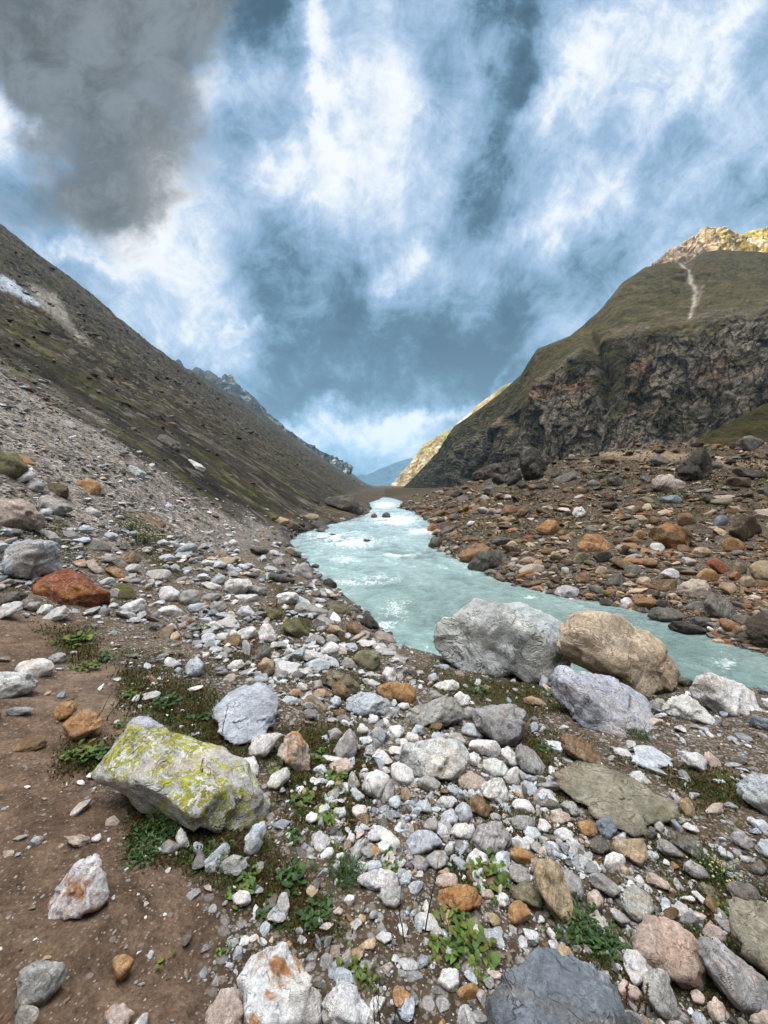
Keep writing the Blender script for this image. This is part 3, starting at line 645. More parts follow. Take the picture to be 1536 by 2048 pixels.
# ------------------------------------------------------------------ the stones one can tell apart
# tile colour options | label @ short name | outline in tile coordinates
TILES = {'a': (0, 1240, 3.84), 'b': (380, 1240, 3.84), 'c': (760, 1190, 3.84), 'd': (1136, 1190, 3.84), 'e': (0, 1640, 3.84), 'f': (380, 1640, 3.84), 'g': (760, 1590, 3.84), 'h': (1136, 1590, 3.84),
         'i': (0, 840, 3.84), 'j': (360, 940, 3.84), 'k': (836, 860, 3.84), 'l': (1136, 860, 3.84), 'r': (0, 1200, 2.0), 's': (768, 1200, 2.0), 'p': (0, 0, 1.0)}
SPEC = """
c Q -|largest boulder of the near bank, pale grey with white veins, beside the river@the largest grey boulder|330,340 360,285 470,215 600,140 680,100 760,70 960,85 1120,115 1240,170 1310,215 1400,250 1460,310 1510,390 1480,470 1430,540 1370,600 1290,635 1150,665 1000,660 820,640 560,635 490,600 430,545 380,470 360,400
d C -|tan domed boulder with a dark crack, leaning behind the largest grey boulder@the tan domed boulder|-40,260 -20,190 60,155 170,145 290,160 360,200 440,250 510,300 600,340 700,390 780,440 850,540 900,630 915,700 915,800 830,830 720,800 600,780 400,700 100,560 -40,420
d V f|angular blue-grey slab of rock lying in front of the tan domed boulder@the angular blue-grey slab|-144,640 -154,760 -134,880 -70,960 90,1045 180,1050 260,1100 430,1110 540,1100 640,1040 655,920 650,850 560,790 470,720 350,660 230,610 60,580 -30,570 -60,600
d W -|big white boulder with a brown underside at the water's edge on the right@the white waterside boulder|915,670 960,630 1060,640 1180,630 1290,680 1350,740 1440,770 1480,860 1490,920 1350,930 1230,930 1140,890 1040,840 960,790 925,770
d W -|white wedge of rock between the blue-grey slab and the white waterside boulder@the white wedge|725,880 760,820 810,790 910,785 1000,820 1070,880 1135,970 1100,1000 1000,980 880,960 780,930
d S -|flat blue-grey rock at the right edge of the photo under the white waterside boulder|1320,1000 1370,950 1450,935 1536,940 1640,950 1660,1010 1600,1050 1470,1040 1400,1030
d S -||1430,745 1490,715 1536,700 1620,710 1640,770 1536,775 1460,775
d W -||1465,830 1500,795 1536,795 1600,800 1600,860 1540,880 1490,870
d N w|dark brown boulder standing in the water at the right edge of the photo@the dark brown boulder in the water|1365,230 1400,170 1430,150 1540,145 1640,150 1700,300 1640,430 1540,425 1470,390 1400,320 1375,270
d K w|low flat dark rock awash in the river, farthest out from the far bank@the low dark rock awash|735,190 790,210 830,225 930,225 1010,235 1040,260 1105,280 1080,290 930,300 820,290 760,270 735,235
d D w|grey-brown double humped rock half in the river behind the low dark rock@the double humped rock|600,155 630,115 680,100 730,110 790,105 850,130 900,170 870,190 800,200 740,210 660,200 610,185
d D w||890,205 930,185 1010,170 1060,165 1100,205 1090,235 1030,240 950,230 900,225
d D b|grey rock with pale slanting stripes standing on the far bank by the water@the striped grey rock|1060,130 1070,30 1100,-20 1150,-5 1210,30 1270,80 1295,140 1250,190 1190,180 1120,150
d D u||900,90 930,70 990,45 1050,55 1065,95 1030,120 960,125 910,115
d K u||660,80 680,50 720,35 770,60 790,95 720,100
d D u||1255,170 1290,150 1350,155 1390,190 1370,240 1310,230 1265,200
l P -|large pinkish tan boulder with a bright rim above the striped grey rock@the pinkish tan boulder|830,1240 850,1200 900,1170 980,1150 1050,1160 1090,1200 1090,1270 1050,1290 970,1300 880,1285 840,1265
l B u||655,1200 700,1160 770,1140 840,1145 850,1180 810,1230 740,1250 690,1245 660,1225
l T u||525,1150 560,1120 600,1115 640,1150 655,1180 620,1195 560,1190 530,1170
l B r|wide flat-topped brown boulder with a dark patch, midway up the far bank@the wide brown boulder|590,790 640,770 700,730 770,720 850,740 930,780 960,820 930,880 870,910 810,920 750,880 700,855 640,840 600,815
l W u||625,890 640,865 690,865 740,885 755,915 720,940 670,930 635,915
l O u|rounded rust-orange boulder lying alone on brown earth on the far bank@the rounded rust-orange boulder|1165,880 1190,845 1240,825 1300,835 1350,865 1365,900 1330,935 1270,945 1210,930 1180,905
l T -||945,940 990,910 1050,900 1105,930 1080,965 1020,990 975,985
l R -|dark wine-red rock wedged between pale cobbles on the far bank@the wine-red rock|1060,1010 1110,985 1150,985 1190,1020 1240,1060 1270,1100 1230,1115 1160,1095 1090,1050
l L u||1255,1060 1290,1015 1340,1015 1380,1060 1390,1100 1330,1120 1270,1100
l T u|big tan boulder cut by the right edge, right of the wine-red rock|1385,1060 1430,1010 1536,1005 1620,1030 1640,1130 1536,1170 1450,1160 1400,1110
l T u||1315,1150 1350,1120 1400,1120 1445,1160 1440,1210 1390,1230 1330,1200
l T u||1155,1200 1180,1165 1230,1170 1290,1180 1300,1230 1260,1270 1220,1235 1170,1230
l O u||965,1140 1010,1090 1060,1060 1120,1075 1160,1130 1140,1180 1080,1180 1000,1155
l W u||705,1100 740,1070 800,1060 860,1090 860,1140 800,1145 730,1125
l N -|huge dark brown boulder with a smooth face near the right edge of the far bank@the huge dark brown boulder|1230,790 1280,720 1340,670 1400,655 1450,690 1490,760 1490,840 1420,870 1350,850 1270,830
l B u||830,690 840,650 890,640 950,645 990,700 980,735 920,745 850,735
l S u|dark slate-blue rock left of the huge dark brown boulder|1115,710 1140,665 1190,650 1240,680 1230,730 1180,755 1130,745
l P f|flat pinkish white slab at the right edge above the huge dark brown boulder|1385,645 1450,615 1536,605 1620,620 1620,680 1536,695 1470,685
l P b|big pinkish boulder with diagonal bands on the far terrace below a dark crag@the banded pinkish boulder|600,430 640,390 700,350 770,330 840,355 890,370 910,410 930,455 870,480 790,475 720,460 650,460
l S f|thin blue-grey slab lying flat just below the banded pinkish boulder|640,535 700,515 830,500 890,530 870,565 750,570 660,555
l K -|tall dark upright crag on the far terrace right of the banded boulder@the tall dark crag|850,300 920,230 1000,150 1060,135 1085,200 1100,330 1060,390 1020,400 950,410 900,390 860,350
l K f|long low dark slab on the far terrace under the sandy track at right|1180,300 1220,285 1300,295 1420,310 1536,330 1620,340 1620,380 1536,375 1400,360 1280,350 1200,340
l N -||1150,410 1200,375 1300,365 1390,370 1420,400 1380,440 1260,445 1170,435
l D -|grey boulder at the right edge below the green moraine hill|1270,110 1310,70 1400,45 1480,65 1540,110 1560,160 1480,170 1380,170 1310,160
l W -|bright white boulder with a pink side at the top of the far bank@the bright white boulder|35,640 60,600 100,590 140,630 120,660 60,685
l O -|broad orange-tan boulder half buried in the middle of the far bank@the half buried orange boulder|40,930 80,850 150,800 220,800 300,850 360,890 330,930 230,940 120,950
l K u|dark greenish-grey rounded rock just below the half buried orange boulder|185,960 230,930 320,930 350,970 310,1025 240,1020 200,990
l L u||25,1010 70,950 120,935 160,970 140,1015 60,1035
l T u||205,1090 240,1045 290,1050 310,1090 270,1115 220,1110
l D u||305,1150 340,1110 400,1100 440,1140 420,1195 350,1205 315,1180
l B u||55,1140 90,1095 140,1095 175,1140 150,1185 80,1185
l W u||400,1310 430,1285 470,1285 500,1320 490,1355 440,1360 410,1340
l K u||235,1320 260,1290 310,1300 350,1330 320,1355 260,1350
l O u||495,810 520,775 570,770 590,810 570,845 520,845
l B -||240,240 270,205 340,200 390,220 390,255 330,265 260,260
l K -||300,395 340,360 390,370 410,410 360,430 310,425
l D -||620,250 640,205 700,200 770,215 770,265 700,270
l B -||600,705 640,670 700,670 710,705 660,730 615,730
k W w|white oval rock with a grey stripe at the water's edge of the far bank@the white oval rock|1035,1250 1090,1205 1150,1195 1210,1210 1245,1250 1230,1280 1150,1290 1070,1280
k D w|big grey-brown boulder at the water where the far bank meets the bend@the boulder at the bend|395,1050 430,985 480,930 530,920 610,935 650,985 680,1040 690,1075 600,1080 500,1085 420,1070
k O w|orange-brown sloping rock touching the left side of the boulder at the bend|300,975 330,940 360,920 430,880 520,870 560,910 500,930 440,980 400,1020 330,990
k O -|bright orange block of rock in the middle of the far bank@the bright orange block|910,760 950,720 1000,690 1060,690 1085,760 1040,800 990,815 940,790
k K -|tallest rock of all on the far terrace, a dark pyramid with a sharp tip@the dark pyramid rock|790,250 795,170 810,120 835,95 880,140 940,200 1000,250 1020,310 970,360 930,390 890,405 850,390 800,330
k R -|dark red-brown block leaning against the left side of the dark pyramid rock|670,290 680,220 740,200 790,195 795,260 770,300 700,310
k K -||430,330 500,290 570,290 640,240 680,270 670,330 600,360 520,400 440,400 420,370
k K -||560,400 590,340 650,340 690,360 670,410 610,425
k D f|flat sloping grey-brown slab to the right of the dark pyramid rock|995,425 1060,370 1130,320 1200,310 1250,350 1240,390 1160,400 1080,420 1020,440
k D -||480,470 540,430 600,420 640,450 580,480
k K -||670,380 700,330 780,310 800,370 760,420 690,430
k N -||210,360 230,345 255,360 245,385 215,385
k B -||630,640 680,580 740,580 760,620 700,660 640,670
k B -||750,670 780,610 840,580 855,620 820,660 770,685
k W -||365,720 400,700 435,700 430,725 390,745
k D u||170,780 220,740 290,730 300,760 220,790 180,800
k D w||80,880 110,830 160,820 185,870 150,910 90,905
k B -||120,650 150,615 200,610 215,640 180,665
k O u||1070,790 1090,770 1130,770 1135,800 1100,812
k T u||780,1010 800,980 870,975 910,990 900,1020 830,1030
k T u||880,1030 910,995 950,1000 960,1035 920,1050
k K w||615,1100 650,1080 700,1090 710,1110 650,1120
k D -||550,840 600,820 680,830 690,870 620,890 560,870
k B -||330,840 380,810 450,820 470,850 400,865 340,860
j D -|large brown-grey boulder with a flat top at the left bank of the distant bend@the boulder of the distant bend|1110,240 1130,215 1290,195 1330,205 1390,270 1430,350 1380,370 1300,330 1230,290 1140,270
j D u||1000,410 1030,385 1090,400 1145,440 1120,470 1050,450
j T -||940,380 960,345 1010,335 1060,350 1080,385 1000,390
j T -||690,390 760,360 830,380 850,410 790,425 710,410
j B -||685,360 740,345 775,365 720,385 690,380
j R w|small red-brown rock in the river beside the boulder of the distant bend|1465,350 1490,330 1515,350 1510,375 1475,370
j K w|small dark rock alone in the middle of the river@the lone rock in midstream|1390,550 1420,530 1460,535 1475,560 1430,565
p D w|rounded grey rock standing in the far reach of the river|763,1034 768,1026 778,1025 781,1034 772,1037
j K w|dark pointed rock poking out of the river near the left bank@the dark pointed river rock|1100,870 1110,840 1150,835 1180,875 1225,890 1200,905 1140,905
j K w||1000,740 1040,720 1075,735 1050,755
j K w||1125,495 1150,488 1200,490 1220,500 1170,505
j D w||1030,470 1060,450 1110,450 1130,475 1080,485
j G -|pale grey block at the left waterline with a dark shaded side@the pale waterline block|860,800 865,760 900,730 960,710 1010,760 1020,830 980,845 930,830
j G -||700,710 740,670 790,680 820,740 780,745
j W -|broad white rock on the left bank a little above the waterline|720,990 760,950 850,940 900,940 920,980 890,1030 800,1020 740,1030
j W -|white topped rock with a dark shaded front among pale rubble on the left bank|340,860 400,840 480,840 560,850 560,890 510,920 480,960 400,950 350,920
j V -||225,860 290,800 340,810 350,850 300,880
j G -||0,1000 60,920 130,930 160,1000 100,1040 30,1050
j W u||430,1250 470,1220 540,1200 590,1210 580,1260 520,1310 450,1300
j W -||600,1240 640,1190 680,1185 720,1230 760,1290 710,1320 640,1330 610,1290
j L m|olive-brown mossy rock amid pale stones on the left bank@the olive mossy rock|780,1200 830,1150 890,1150 950,1210 990,1260 900,1290 840,1250
j K w|wet black rock overhanging the water at the near left bank@the wet black rock|1390,1170 1430,1110 1470,1120 1500,1170 1536,1200 1500,1235 1430,1210
j B -||1270,1190 1350,1180 1410,1220 1380,1270 1300,1250
j T -||1110,1230 1160,1190 1210,1200 1270,1250 1250,1280 1180,1260
j G -||1115,1310 1130,1265 1190,1270 1240,1320 1200,1345 1130,1340
j W -||430,1100 470,1050 530,1050 575,1100 560,1140 480,1130
j L m||640,1100 690,1060 760,1090 790,1130 720,1160 650,1140
j G -||230,1050 260,1010 340,1010 360,1060 300,1090 240,1080
j G -||160,980 210,950 290,945 330,975 280,1010 190,1010
j W f||400,965 480,955 600,960 650,990 560,1020 450,1000
j G -||500,930 560,890 650,900 710,940 640,960 540,960
j V -||870,1000 920,970 980,1000 1020,1050 960,1060 890,1040
j L m||1130,1070 1190,1030 1280,1060 1320,1110 1240,1120 1150,1100
j W -||160,870 230,860 330,900 320,930 230,920
j D -||770,560 800,540 850,570 855,595 800,600
j W -||370,550 410,530 450,560 430,580 390,580
i V -|rounded white boulder resting against the rust-red boulder near the left edge@the rounded white boulder|-20,1130 10,1050 70,960 120,935 200,945 290,930 400,940 450,980 480,1040 500,1100 490,1150 400,1170 320,1190 200,1220 90,1215 20,1190
i R r|rust-red and orange boulder, the reddest rock on the left side@the rust-red boulder|245,1310 260,1250 340,1190 440,1160 540,1165 640,1200 700,1260 790,1300 830,1340 835,1430 820,1470 690,1475 560,1460 480,1410 380,1390 260,1380
i P -|big tan-white boulder cut by the left edge above the rounded white boulder@the tan-white edge boulder|-60,620 0,610 100,605 190,620 250,660 310,720 320,790 290,850 180,855 60,850 -60,840
i G -|grey wedge-shaped rock to the right of the tan-white edge boulder@the grey wedge rock|280,640 300,590 350,575 420,600 500,640 560,680 580,700 500,735 420,740 350,720 290,690
i W -||100,450 140,400 210,370 260,370 275,420 240,460 160,480
i G -||170,520 220,480 290,460 335,500 320,560 250,570 190,550
i N m||340,540 370,490 450,480 510,510 530,580 510,630 430,590
i O -|orange-brown rock with a hollow shaded side at the foot of the scree@the orange-brown hollow rock|540,490 600,465 690,455 750,475 770,530 765,590 720,600 680,560 600,530
i L m|dull green mossy block at the left edge below the scree|-30,420 -20,260 40,245 130,280 200,340 220,400 130,440 50,450
i O r|narrow orange-red rock crest on top of the mossy block at the left edge|90,265 150,260 220,300 270,340 280,380 230,355 150,300
i V -|pale blue-grey pointed rock lying alone in the middle of the scree@the lone pale scree rock|985,340 1020,350 1080,380 1130,420 1100,450 1040,440 1000,410
i G -|smooth grey slab high in the scree beside the dark gully@the slab by the gully|440,0 520,0 580,40 600,80 560,95 500,60 450,30
i D -|brown-grey rock above the dark gully on the hillside|1210,150 1240,110 1300,130 1380,180 1410,215 1340,240 1260,210
i W -|sharp white-topped slab with a black shaded side on the hillside|1420,310 1440,290 1480,330 1536,355 1600,380 1580,400 1500,390 1440,350
i D f|dark grey flat slab right of the rounded white boulder among moss@the dark flat slab|640,960 680,920 760,930 830,970 890,1020 820,1040 720,1035 660,1000
i G -||270,890 330,850 400,860 470,910 490,960 440,965 340,930
i T -||550,1090 640,1070 700,1110 690,1150 600,1130
i P -|pinkish white elongated rock just above the rust-red boulder|655,1080 720,1075 780,1130 800,1190 760,1210 690,1150
i O -||800,1150 850,1120 920,1150 965,1210 940,1230 860,1200
i W -||950,1140 1000,1110 1090,1105 1085,1150 1000,1170
i W u||1085,1200 1130,1160 1230,1145 1310,1155 1320,1200 1270,1235 1180,1230 1110,1215
i W u||1215,1330 1240,1280 1310,1270 1380,1320 1370,1370 1300,1400 1230,1380
i G -||1380,1360 1430,1300 1500,1310 1540,1360 1520,1410 1430,1430 1390,1400
i L M|bright green moss-covered rock right of the rust-red boulder@the green mossy rock|870,1270 940,1260 1020,1290 1060,1370 980,1385 920,1390 880,1320
i W -||0,1430 100,1400 180,1400 170,1450 80,1500 0,1530 -40,1500
i G -||180,1430 230,1400 330,1405 300,1440 230,1470
i W -||270,1480 320,1420 390,1420 405,1460 340,1500
i W -||330,1510 400,1460 480,1430 550,1460 540,1500 440,1536 340,1540
i D -||-40,1390 0,1340 130,1320 240,1310 220,1370 120,1400 0,1420
i B f|long brown slab sloping across the foot of the scree@the long brown slab|960,720 1060,710 1200,770 1300,820 1280,870 1180,830 1060,780
i W -||640,690 700,670 780,710 770,740 680,730
i V -||600,840 640,805 720,825 745,850 670,865 620,860
i V -||780,890 830,865 900,870 920,910 850,920
i W -||1195,940 1250,920 1310,940 1280,965 1220,965
i V -||1200,1070 1240,1035 1320,1030 1350,1070 1290,1090
i W -||760,1245 800,1220 880,1210 890,1235 830,1265 770,1275
i G u||830,1330 850,1300 900,1290 930,1320 915,1370 850,1370
i V -||300,710 330,680 390,680 405,715 360,740 320,735
i G -||555,195 580,170 620,190 625,220 580,225
i B -||930,1080 960,1040 1030,1015 1090,1070 1050,1110 970,1115
i W -||1000,1400 1080,1370 1150,1420 1130,1450 1000,1480 900,1440
i W -||1190,1460 1270,1430 1350,1430 1410,1470 1400,1510 1290,1510
a W -|long white flat rock at the left edge beside the dirt track@the long white edge rock|-60,420 0,410 110,410 200,425 270,430 300,480 270,510 180,550 80,600 0,615 -60,600
a W -|white and brown knobbly rock right of the long white edge rock@the knobbly rock|115,380 150,340 220,310 300,295 370,295 410,340 400,400 370,460 310,465 240,430 150,405
a G -||370,290 420,260 480,250 515,290 500,330 430,345 390,310
a O -|upper of the two orange rocks lying together on the dirt track|390,740 410,690 440,650 500,635 570,620 595,650 580,700 530,740 460,770 400,770
a O -|lower and larger of the two orange rocks on the dirt track@the larger orange rock|490,790 540,740 600,710 640,695 690,735 770,755 785,790 770,825 700,870 620,920 560,930 510,900 510,840
a B f|dusty grey-brown mound of rock half sunk in the dirt track@the dusty mound|40,980 120,940 190,910 260,895 340,910 420,940 360,980 260,1010 160,1020 60,1020
a V -|blue-white rock just above the lichen-covered boulder|965,800 1000,760 1080,740 1150,750 1210,790 1280,830 1340,875 1280,890 1200,870 1100,860 1030,880 1000,840
r W Y|big pale boulder splashed with yellow-green lichen in the left foreground@the lichen-covered boulder|385,710 420,650 480,585 540,540 600,522 740,530 800,560 930,640 1050,740 1110,850 1140,960 1125,1010 1060,960 980,915 880,900 780,870 700,820 590,805 520,770 450,745
b W -||340,1070 420,1060 490,1055 520,1100 515,1200 490,1220 420,1160
b V F|large flat pale slab sunk in gravel behind the lichen-covered boulder@the sunken pale slab|30,740 120,690 300,640 420,540 480,480 620,490 650,580 680,650 600,870 500,900 450,960 380,980 310,950 260,880 200,850 50,760
b W -|white rock at the lower edge of the sunken pale slab|450,1030 480,920 540,890 690,870 680,920 620,1000 590,1040 520,1060
b P r|pointed pale rock with an orange stripe amid green plants@the orange-striped pointed rock|660,1030 730,920 770,870 830,870 880,930 910,990 920,1090 915,1170 860,1180 800,1160 760,1110 690,1060
b W -||590,1260 630,1200 690,1150 750,1150 770,1200 720,1250 660,1310 610,1300
b G -|upright grey-white block right of the orange-striped pointed rock|1100,1020 1140,940 1180,870 1240,830 1270,900 1280,990 1240,1060 1160,1080 1110,1050
b V -|large bluish oval boulder in the middle of the near bank@the bluish oval boulder|1190,650 1220,600 1320,560 1400,560 1480,590 1540,640 1540,720 1490,760 1400,740 1300,730 1220,700
b W -|white block standing upright in red-brown moss left of the stone heap@the upright white block|1330,1310 1335,1180 1400,1155 1500,1180 1536,1210 1500,1300 1460,1390 1370,1340
b G -||1210,1260 1240,1170 1260,1170 1300,1260 1290,1300 1220,1300
b V -||1230,1300 1260,1290 1350,1350 1300,1405 1270,1390
b G -||1465,1400 1490,1280 1536,1210 1570,1260 1560,1380 1510,1430
b L -|olive-grey slanting rock behind the bluish oval boulder|1010,470 1040,400 1100,390 1200,420 1270,470 1320,540 1260,580 1180,530 1090,530
b B -||1090,540 1110,490 1150,470 1190,500 1230,570 1200,630 1120,590
b D -||480,300 520,220 570,180 620,220 620,300 540,310
b T -||525,340 580,295 630,310 650,350 650,400 590,440 540,400
b V -|bluish white rock with rounded top left of the sunken pale slab|0,300 50,285 95,330 100,380 60,430 0,455 -40,400 -20,340
b G -||1065,850 1130,830 1170,870 1140,920 1080,920
b L -||1250,280 1300,240 1400,235 1460,260 1450,350 1400,390 1300,360
b W -||1290,480 1330,450 1400,460 1470,490 1440,510 1340,505
b T u||760,560 800,525 850,530 860,570 820,595 775,585
b V -||690,640 720,590 790,590 850,620 850,650 760,650
b G u||580,770 600,735 640,730 655,790 620,820 590,810
b W -||365,790 390,760 430,755 450,790 420,825 385,820
b W -||290,350 330,315 400,305 420,340 370,380 310,375
b W -||820,510 840,480 890,490 910,530 880,550 840,540
b T -||950,570 980,530 1040,530 1060,570 1000,610 960,600
b V -||1075,620 1110,585 1150,600 1165,640 1120,680 1090,660
b W -||1360,770 1390,720 1450,750 1440,790 1380,800
b W -||1280,850 1310,790 1370,830 1360,860 1310,880
b G -||945,540 960,470 1000,455 1025,510 1000,540
b B -||1100,730 1130,685 1180,690 1190,740 1150,760
b W -||980,1460 1000,1420 1060,1410 1075,1460 1040,1520 1000,1510
b W -||1075,1490 1120,1445 1190,1440 1200,1500 1150,1530 1085,1530
b W -||1240,1450 1300,1420 1350,1430 1360,1490 1320,1520 1260,1510
b W -||895,1500 940,1475 980,1490 970,1540 920,1570 890,1540
c O -|tan-orange oblong rock on moss left of the grey ridge rock@the tan-orange oblong rock|0,690 100,680 190,680 270,720 280,790 240,830 140,825 60,800 -20,740
c G -|long grey ridge-shaped rock in front of the largest grey boulder@the grey ridge rock|160,950 230,880 330,850 440,800 560,790 620,870 640,940 560,960 520,1000 400,1010 280,1000 180,1010
c G -|big squarish grey-tan block right of the grey ridge rock@the squarish block|730,870 850,850 1000,860 1120,880 1130,930 1100,1010 1080,1100 1030,1170 920,1140 840,1080 760,1030 740,940
c G -||640,900 680,850 720,880 745,940 690,970 645,950
c V -||630,1040 660,985 720,990 790,1090 730,1105 660,1080
c W -||570,770 620,740 690,790 680,850 600,855
c W -||410,690 500,650 560,650 610,690 600,740 510,745 430,720
c W u|white-grey rounded rock below the squarish block|670,1170 700,1110 800,1105 890,1120 935,1180 920,1250 850,1250 740,1210
c W -|big whitish knobbly block with a tan top above the heap of pale stones@the whitish block|160,1200 200,1150 320,1125 450,1120 600,1135 660,1200 650,1300 600,1400 560,1440 470,1450 400,1400 250,1360 170,1280
c W u||75,1310 110,1285 190,1300 250,1340 270,1430 200,1470 120,1440 80,1380
c G u||280,1410 350,1390 430,1410 475,1450 440,1510 370,1510 300,1470
c G -|slanting grey-white pointed slab bordering red-brown moss@the slanting pointed slab|1050,1180 1100,1130 1140,1150 1220,1250 1290,1350 1310,1400 1220,1380 1110,1360 1060,1270
c W -||930,1190 990,1170 1040,1230 1080,1270 1050,1330 960,1290
c W -||790,1280 850,1250 940,1280 980,1340 970,1400 870,1390 800,1360
c W -||665,1230 720,1200 765,1240 765,1310 720,1325 680,1290
c P -||600,1440 680,1350 760,1390 805,1430 790,1490 700,1510 610,1490
c W b||780,1490 850,1430 930,1415 970,1480 1000,1540 960,1600 860,1580 800,1530
c T -||1090,790 1160,780 1240,800 1280,860 1200,850 1110,830
c W -||15,600 40,560 100,560 130,620 100,680 60,680
c V -||365,650 380,610 430,600 450,650 410,670
c V -||1220,690 1250,615 1290,640 1300,690 1260,715
c W -||130,850 160,825 210,825 230,870 180,885
c W -||45,1060 80,1010 150,1000 190,1050 160,1100 90,1110
c V -||245,1050 290,990 330,1010 330,1070 290,1090
c W -||190,1100 220,1055 290,1070 300,1120 240,1135
c G -||510,1110 540,1060 600,1060 665,1130 660,1165 580,1150
c G -||355,790 390,730 430,740 480,770 440,800
c W u||0,1460 30,1390 75,1400 60,1500 20,1560 -20,1540
c T u||160,1500 200,1470 230,1500 240,1560 200,1600 165,1570
d B b|brown striped rock tapering to the right below the blue-grey slab@the brown striped rock|-40,1150 -35,1080 20,1055 90,1090 180,1170 270,1260 240,1310 150,1290 40,1240 -30,1190
s E F|large flat olive-grey boulder with a pale upper edge in the right foreground@the flat olive boulder|680,730 690,690 730,655 830,650 930,690 1030,740 1110,790 1150,830 1120,880 1070,900 1050,950 960,945 900,900 820,850 740,810 690,770
s V F|flat pale grey stone sunk in gravel above the flat olive boulder|1000,580 1060,575 1120,610 1160,660 1060,680 1000,650
s W -||1170,600 1250,610 1290,640 1280,690 1210,660
s P r||1290,600 1340,640 1360,670 1310,675 1280,650
s V -|blue-grey rock cut by the right edge above the flowering tuft|1410,730 1480,700 1540,700 1620,760 1620,880 1540,865 1480,800 1420,770
s W -||975,700 1020,680 1070,735 1010,735
s L -||1060,870 1110,830 1180,860 1150,880 1100,900
g V -|bluish white flat-topped stone at the left of the heap of pale stones@the flat-topped bluish stone|195,390 220,330 290,275 400,280 470,350 465,390 380,430 280,460 210,440
g G b|large grey ribbed stone in the middle of the heap of pale stones@the grey ribbed stone|720,380 730,260 790,230 830,205 920,230 980,290 985,380 930,470 850,470 780,430
g G u||1000,180 1060,150 1140,155 1200,200 1190,260 1130,290 1040,270 1010,230
g W u||1000,80 1040,30 1120,35 1180,90 1190,140 1110,150 1030,110
g B b|dark brown stone with one tan stripe on top of the heap of pale stones@the tan-striped stone|690,60 720,10 800,30 855,110 850,190 780,170 710,120
g W -|bright white stone left of the small orange cube of rock|1330,290 1400,250 1460,270 1490,310 1440,350 1370,360 1340,330
g O u|rounded salmon-orange stone touching the tip of the long tan splinter|1000,430 1040,390 1120,420 1200,470 1180,520 1120,550 1040,520 1005,480
g T b|long tan splinter of grained rock lying aslant in the foreground@the long tan splinter|1170,510 1220,500 1300,510 1370,570 1410,680 1460,800 1500,910 1470,980 1420,1010 1360,930 1290,850 1230,720 1190,600
g G -||980,560 1030,530 1090,540 1140,610 1150,670 1080,690 1010,640
g O -|tan-orange wedge stone left of the long tan splinter|980,900 1010,840 1060,805 1120,840 1150,890 1120,950 1050,1000 990,990
g O r|broad orange slab under a dry stem in the foreground@the orange slab|380,790 420,740 560,710 620,740 710,700 750,750 800,860 720,880 640,900 560,870 480,830
g P -|pale salmon block resting at the top edge of the orange slab|421,680 450,620 520,600 575,610 600,690 540,715 450,715
g W -||895,790 930,750 980,780 1000,840 960,880 910,850
g P u||775,770 800,720 850,725 880,770 870,820 810,810
g T -||820,920 860,905 920,950 930,1000 880,1020 840,980
g G -||10,720 80,700 165,700 170,830 110,870 40,850 0,790
f W -|flat white rock with ridged top right of the dark green grass tuft@the ridged white rock|1275,460 1340,410 1440,385 1536,390 1600,420 1600,500 1536,550 1440,540 1340,510
g G -||245,520 290,465 350,490 375,540 350,600 290,590
g G -||350,490 400,440 480,430 520,480 500,540 420,570 370,540
g W -||660,520 680,450 730,420 800,450 835,500 830,540 740,560 680,550
g V -||450,200 500,130 560,110 595,170 580,230 500,240
g V -||575,120 620,55 680,80 710,150 690,210 610,210
g G -||330,240 370,190 430,170 445,230 430,280 360,280
g V -||270,80 310,40 360,40 400,110 380,140 300,120
g W -||430,60 480,10 560,10 590,50 540,110 460,100
g W -||-20,320 0,260 60,270 140,340 150,400 110,430 30,350
g V -||90,100 60,60 80,10 140,10 160,70 130,110
g W -||500,400 530,360 570,370 560,430 530,480 505,450
g W -||990,340 1060,320 1140,370 1160,420 1100,430 1000,380
g V -||1100,280 1140,240 1200,260 1240,310 1200,350 1130,330
g W -||1090,330 1130,310 1190,350 1190,390 1130,380
g W -||1210,240 1230,190 1280,195 1320,250 1280,290 1220,280
g P -||1300,180 1320,120 1380,110 1440,150 1480,190 1400,230 1330,220
g G b||1385,80 1430,50 1490,60 1536,130 1500,170 1440,130
g W -||545,270 590,225 720,225 720,290 700,350 600,330 550,310
g T -||420,600 450,590 520,560 540,600 490,620
g G u||840,150 870,130 930,160 920,210 860,200
g W -|sharp white angular stone beside the round orange stone at the bottom@the sharp white stone|450,1420 490,1350 540,1325 595,1350 610,1460 580,1520 510,1490 460,1460
g O u|round bright orange stone at the bottom next to the sharp white stone@the round orange stone|590,1510 640,1460 710,1440 760,1480 755,1550 690,1600 620,1590
p S -|big flat-faced blue-grey boulder cut by the bottom edge of the photo@the blue-grey bottom boulder|982,1990 1005,1962 1050,1930 1085,1927 1165,1930 1200,1940 1225,1965 1240,2000 1262,2060 1250,2130 1100,2170 995,2150 986,2060
g L -||980,760 1090,670 1170,700 1250,790 1240,870 1170,870 1050,800
g G -||1380,590 1440,580 1536,640 1536,780 1480,850 1430,760 1400,660
g T -||1365,1190 1400,1140 1450,1170 1490,1230 1450,1300 1390,1260
g W -||1280,1050 1300,1010 1340,1060 1355,1120 1320,1120
h P -|large pinkish white rock with a pitted face in the right foreground@the pinkish white rock|480,1090 530,1010 640,950 740,940 830,980 920,1050 970,1130 1000,1200 1040,1280 1030,1380 1030,1470 920,1470 850,1380 750,1350 680,1290 560,1210 490,1160
h W -|white stone leaning on the lower left of the pinkish white rock|430,1260 460,1200 520,1185 600,1230 690,1310 700,1340 580,1390 570,1450 500,1430 450,1350
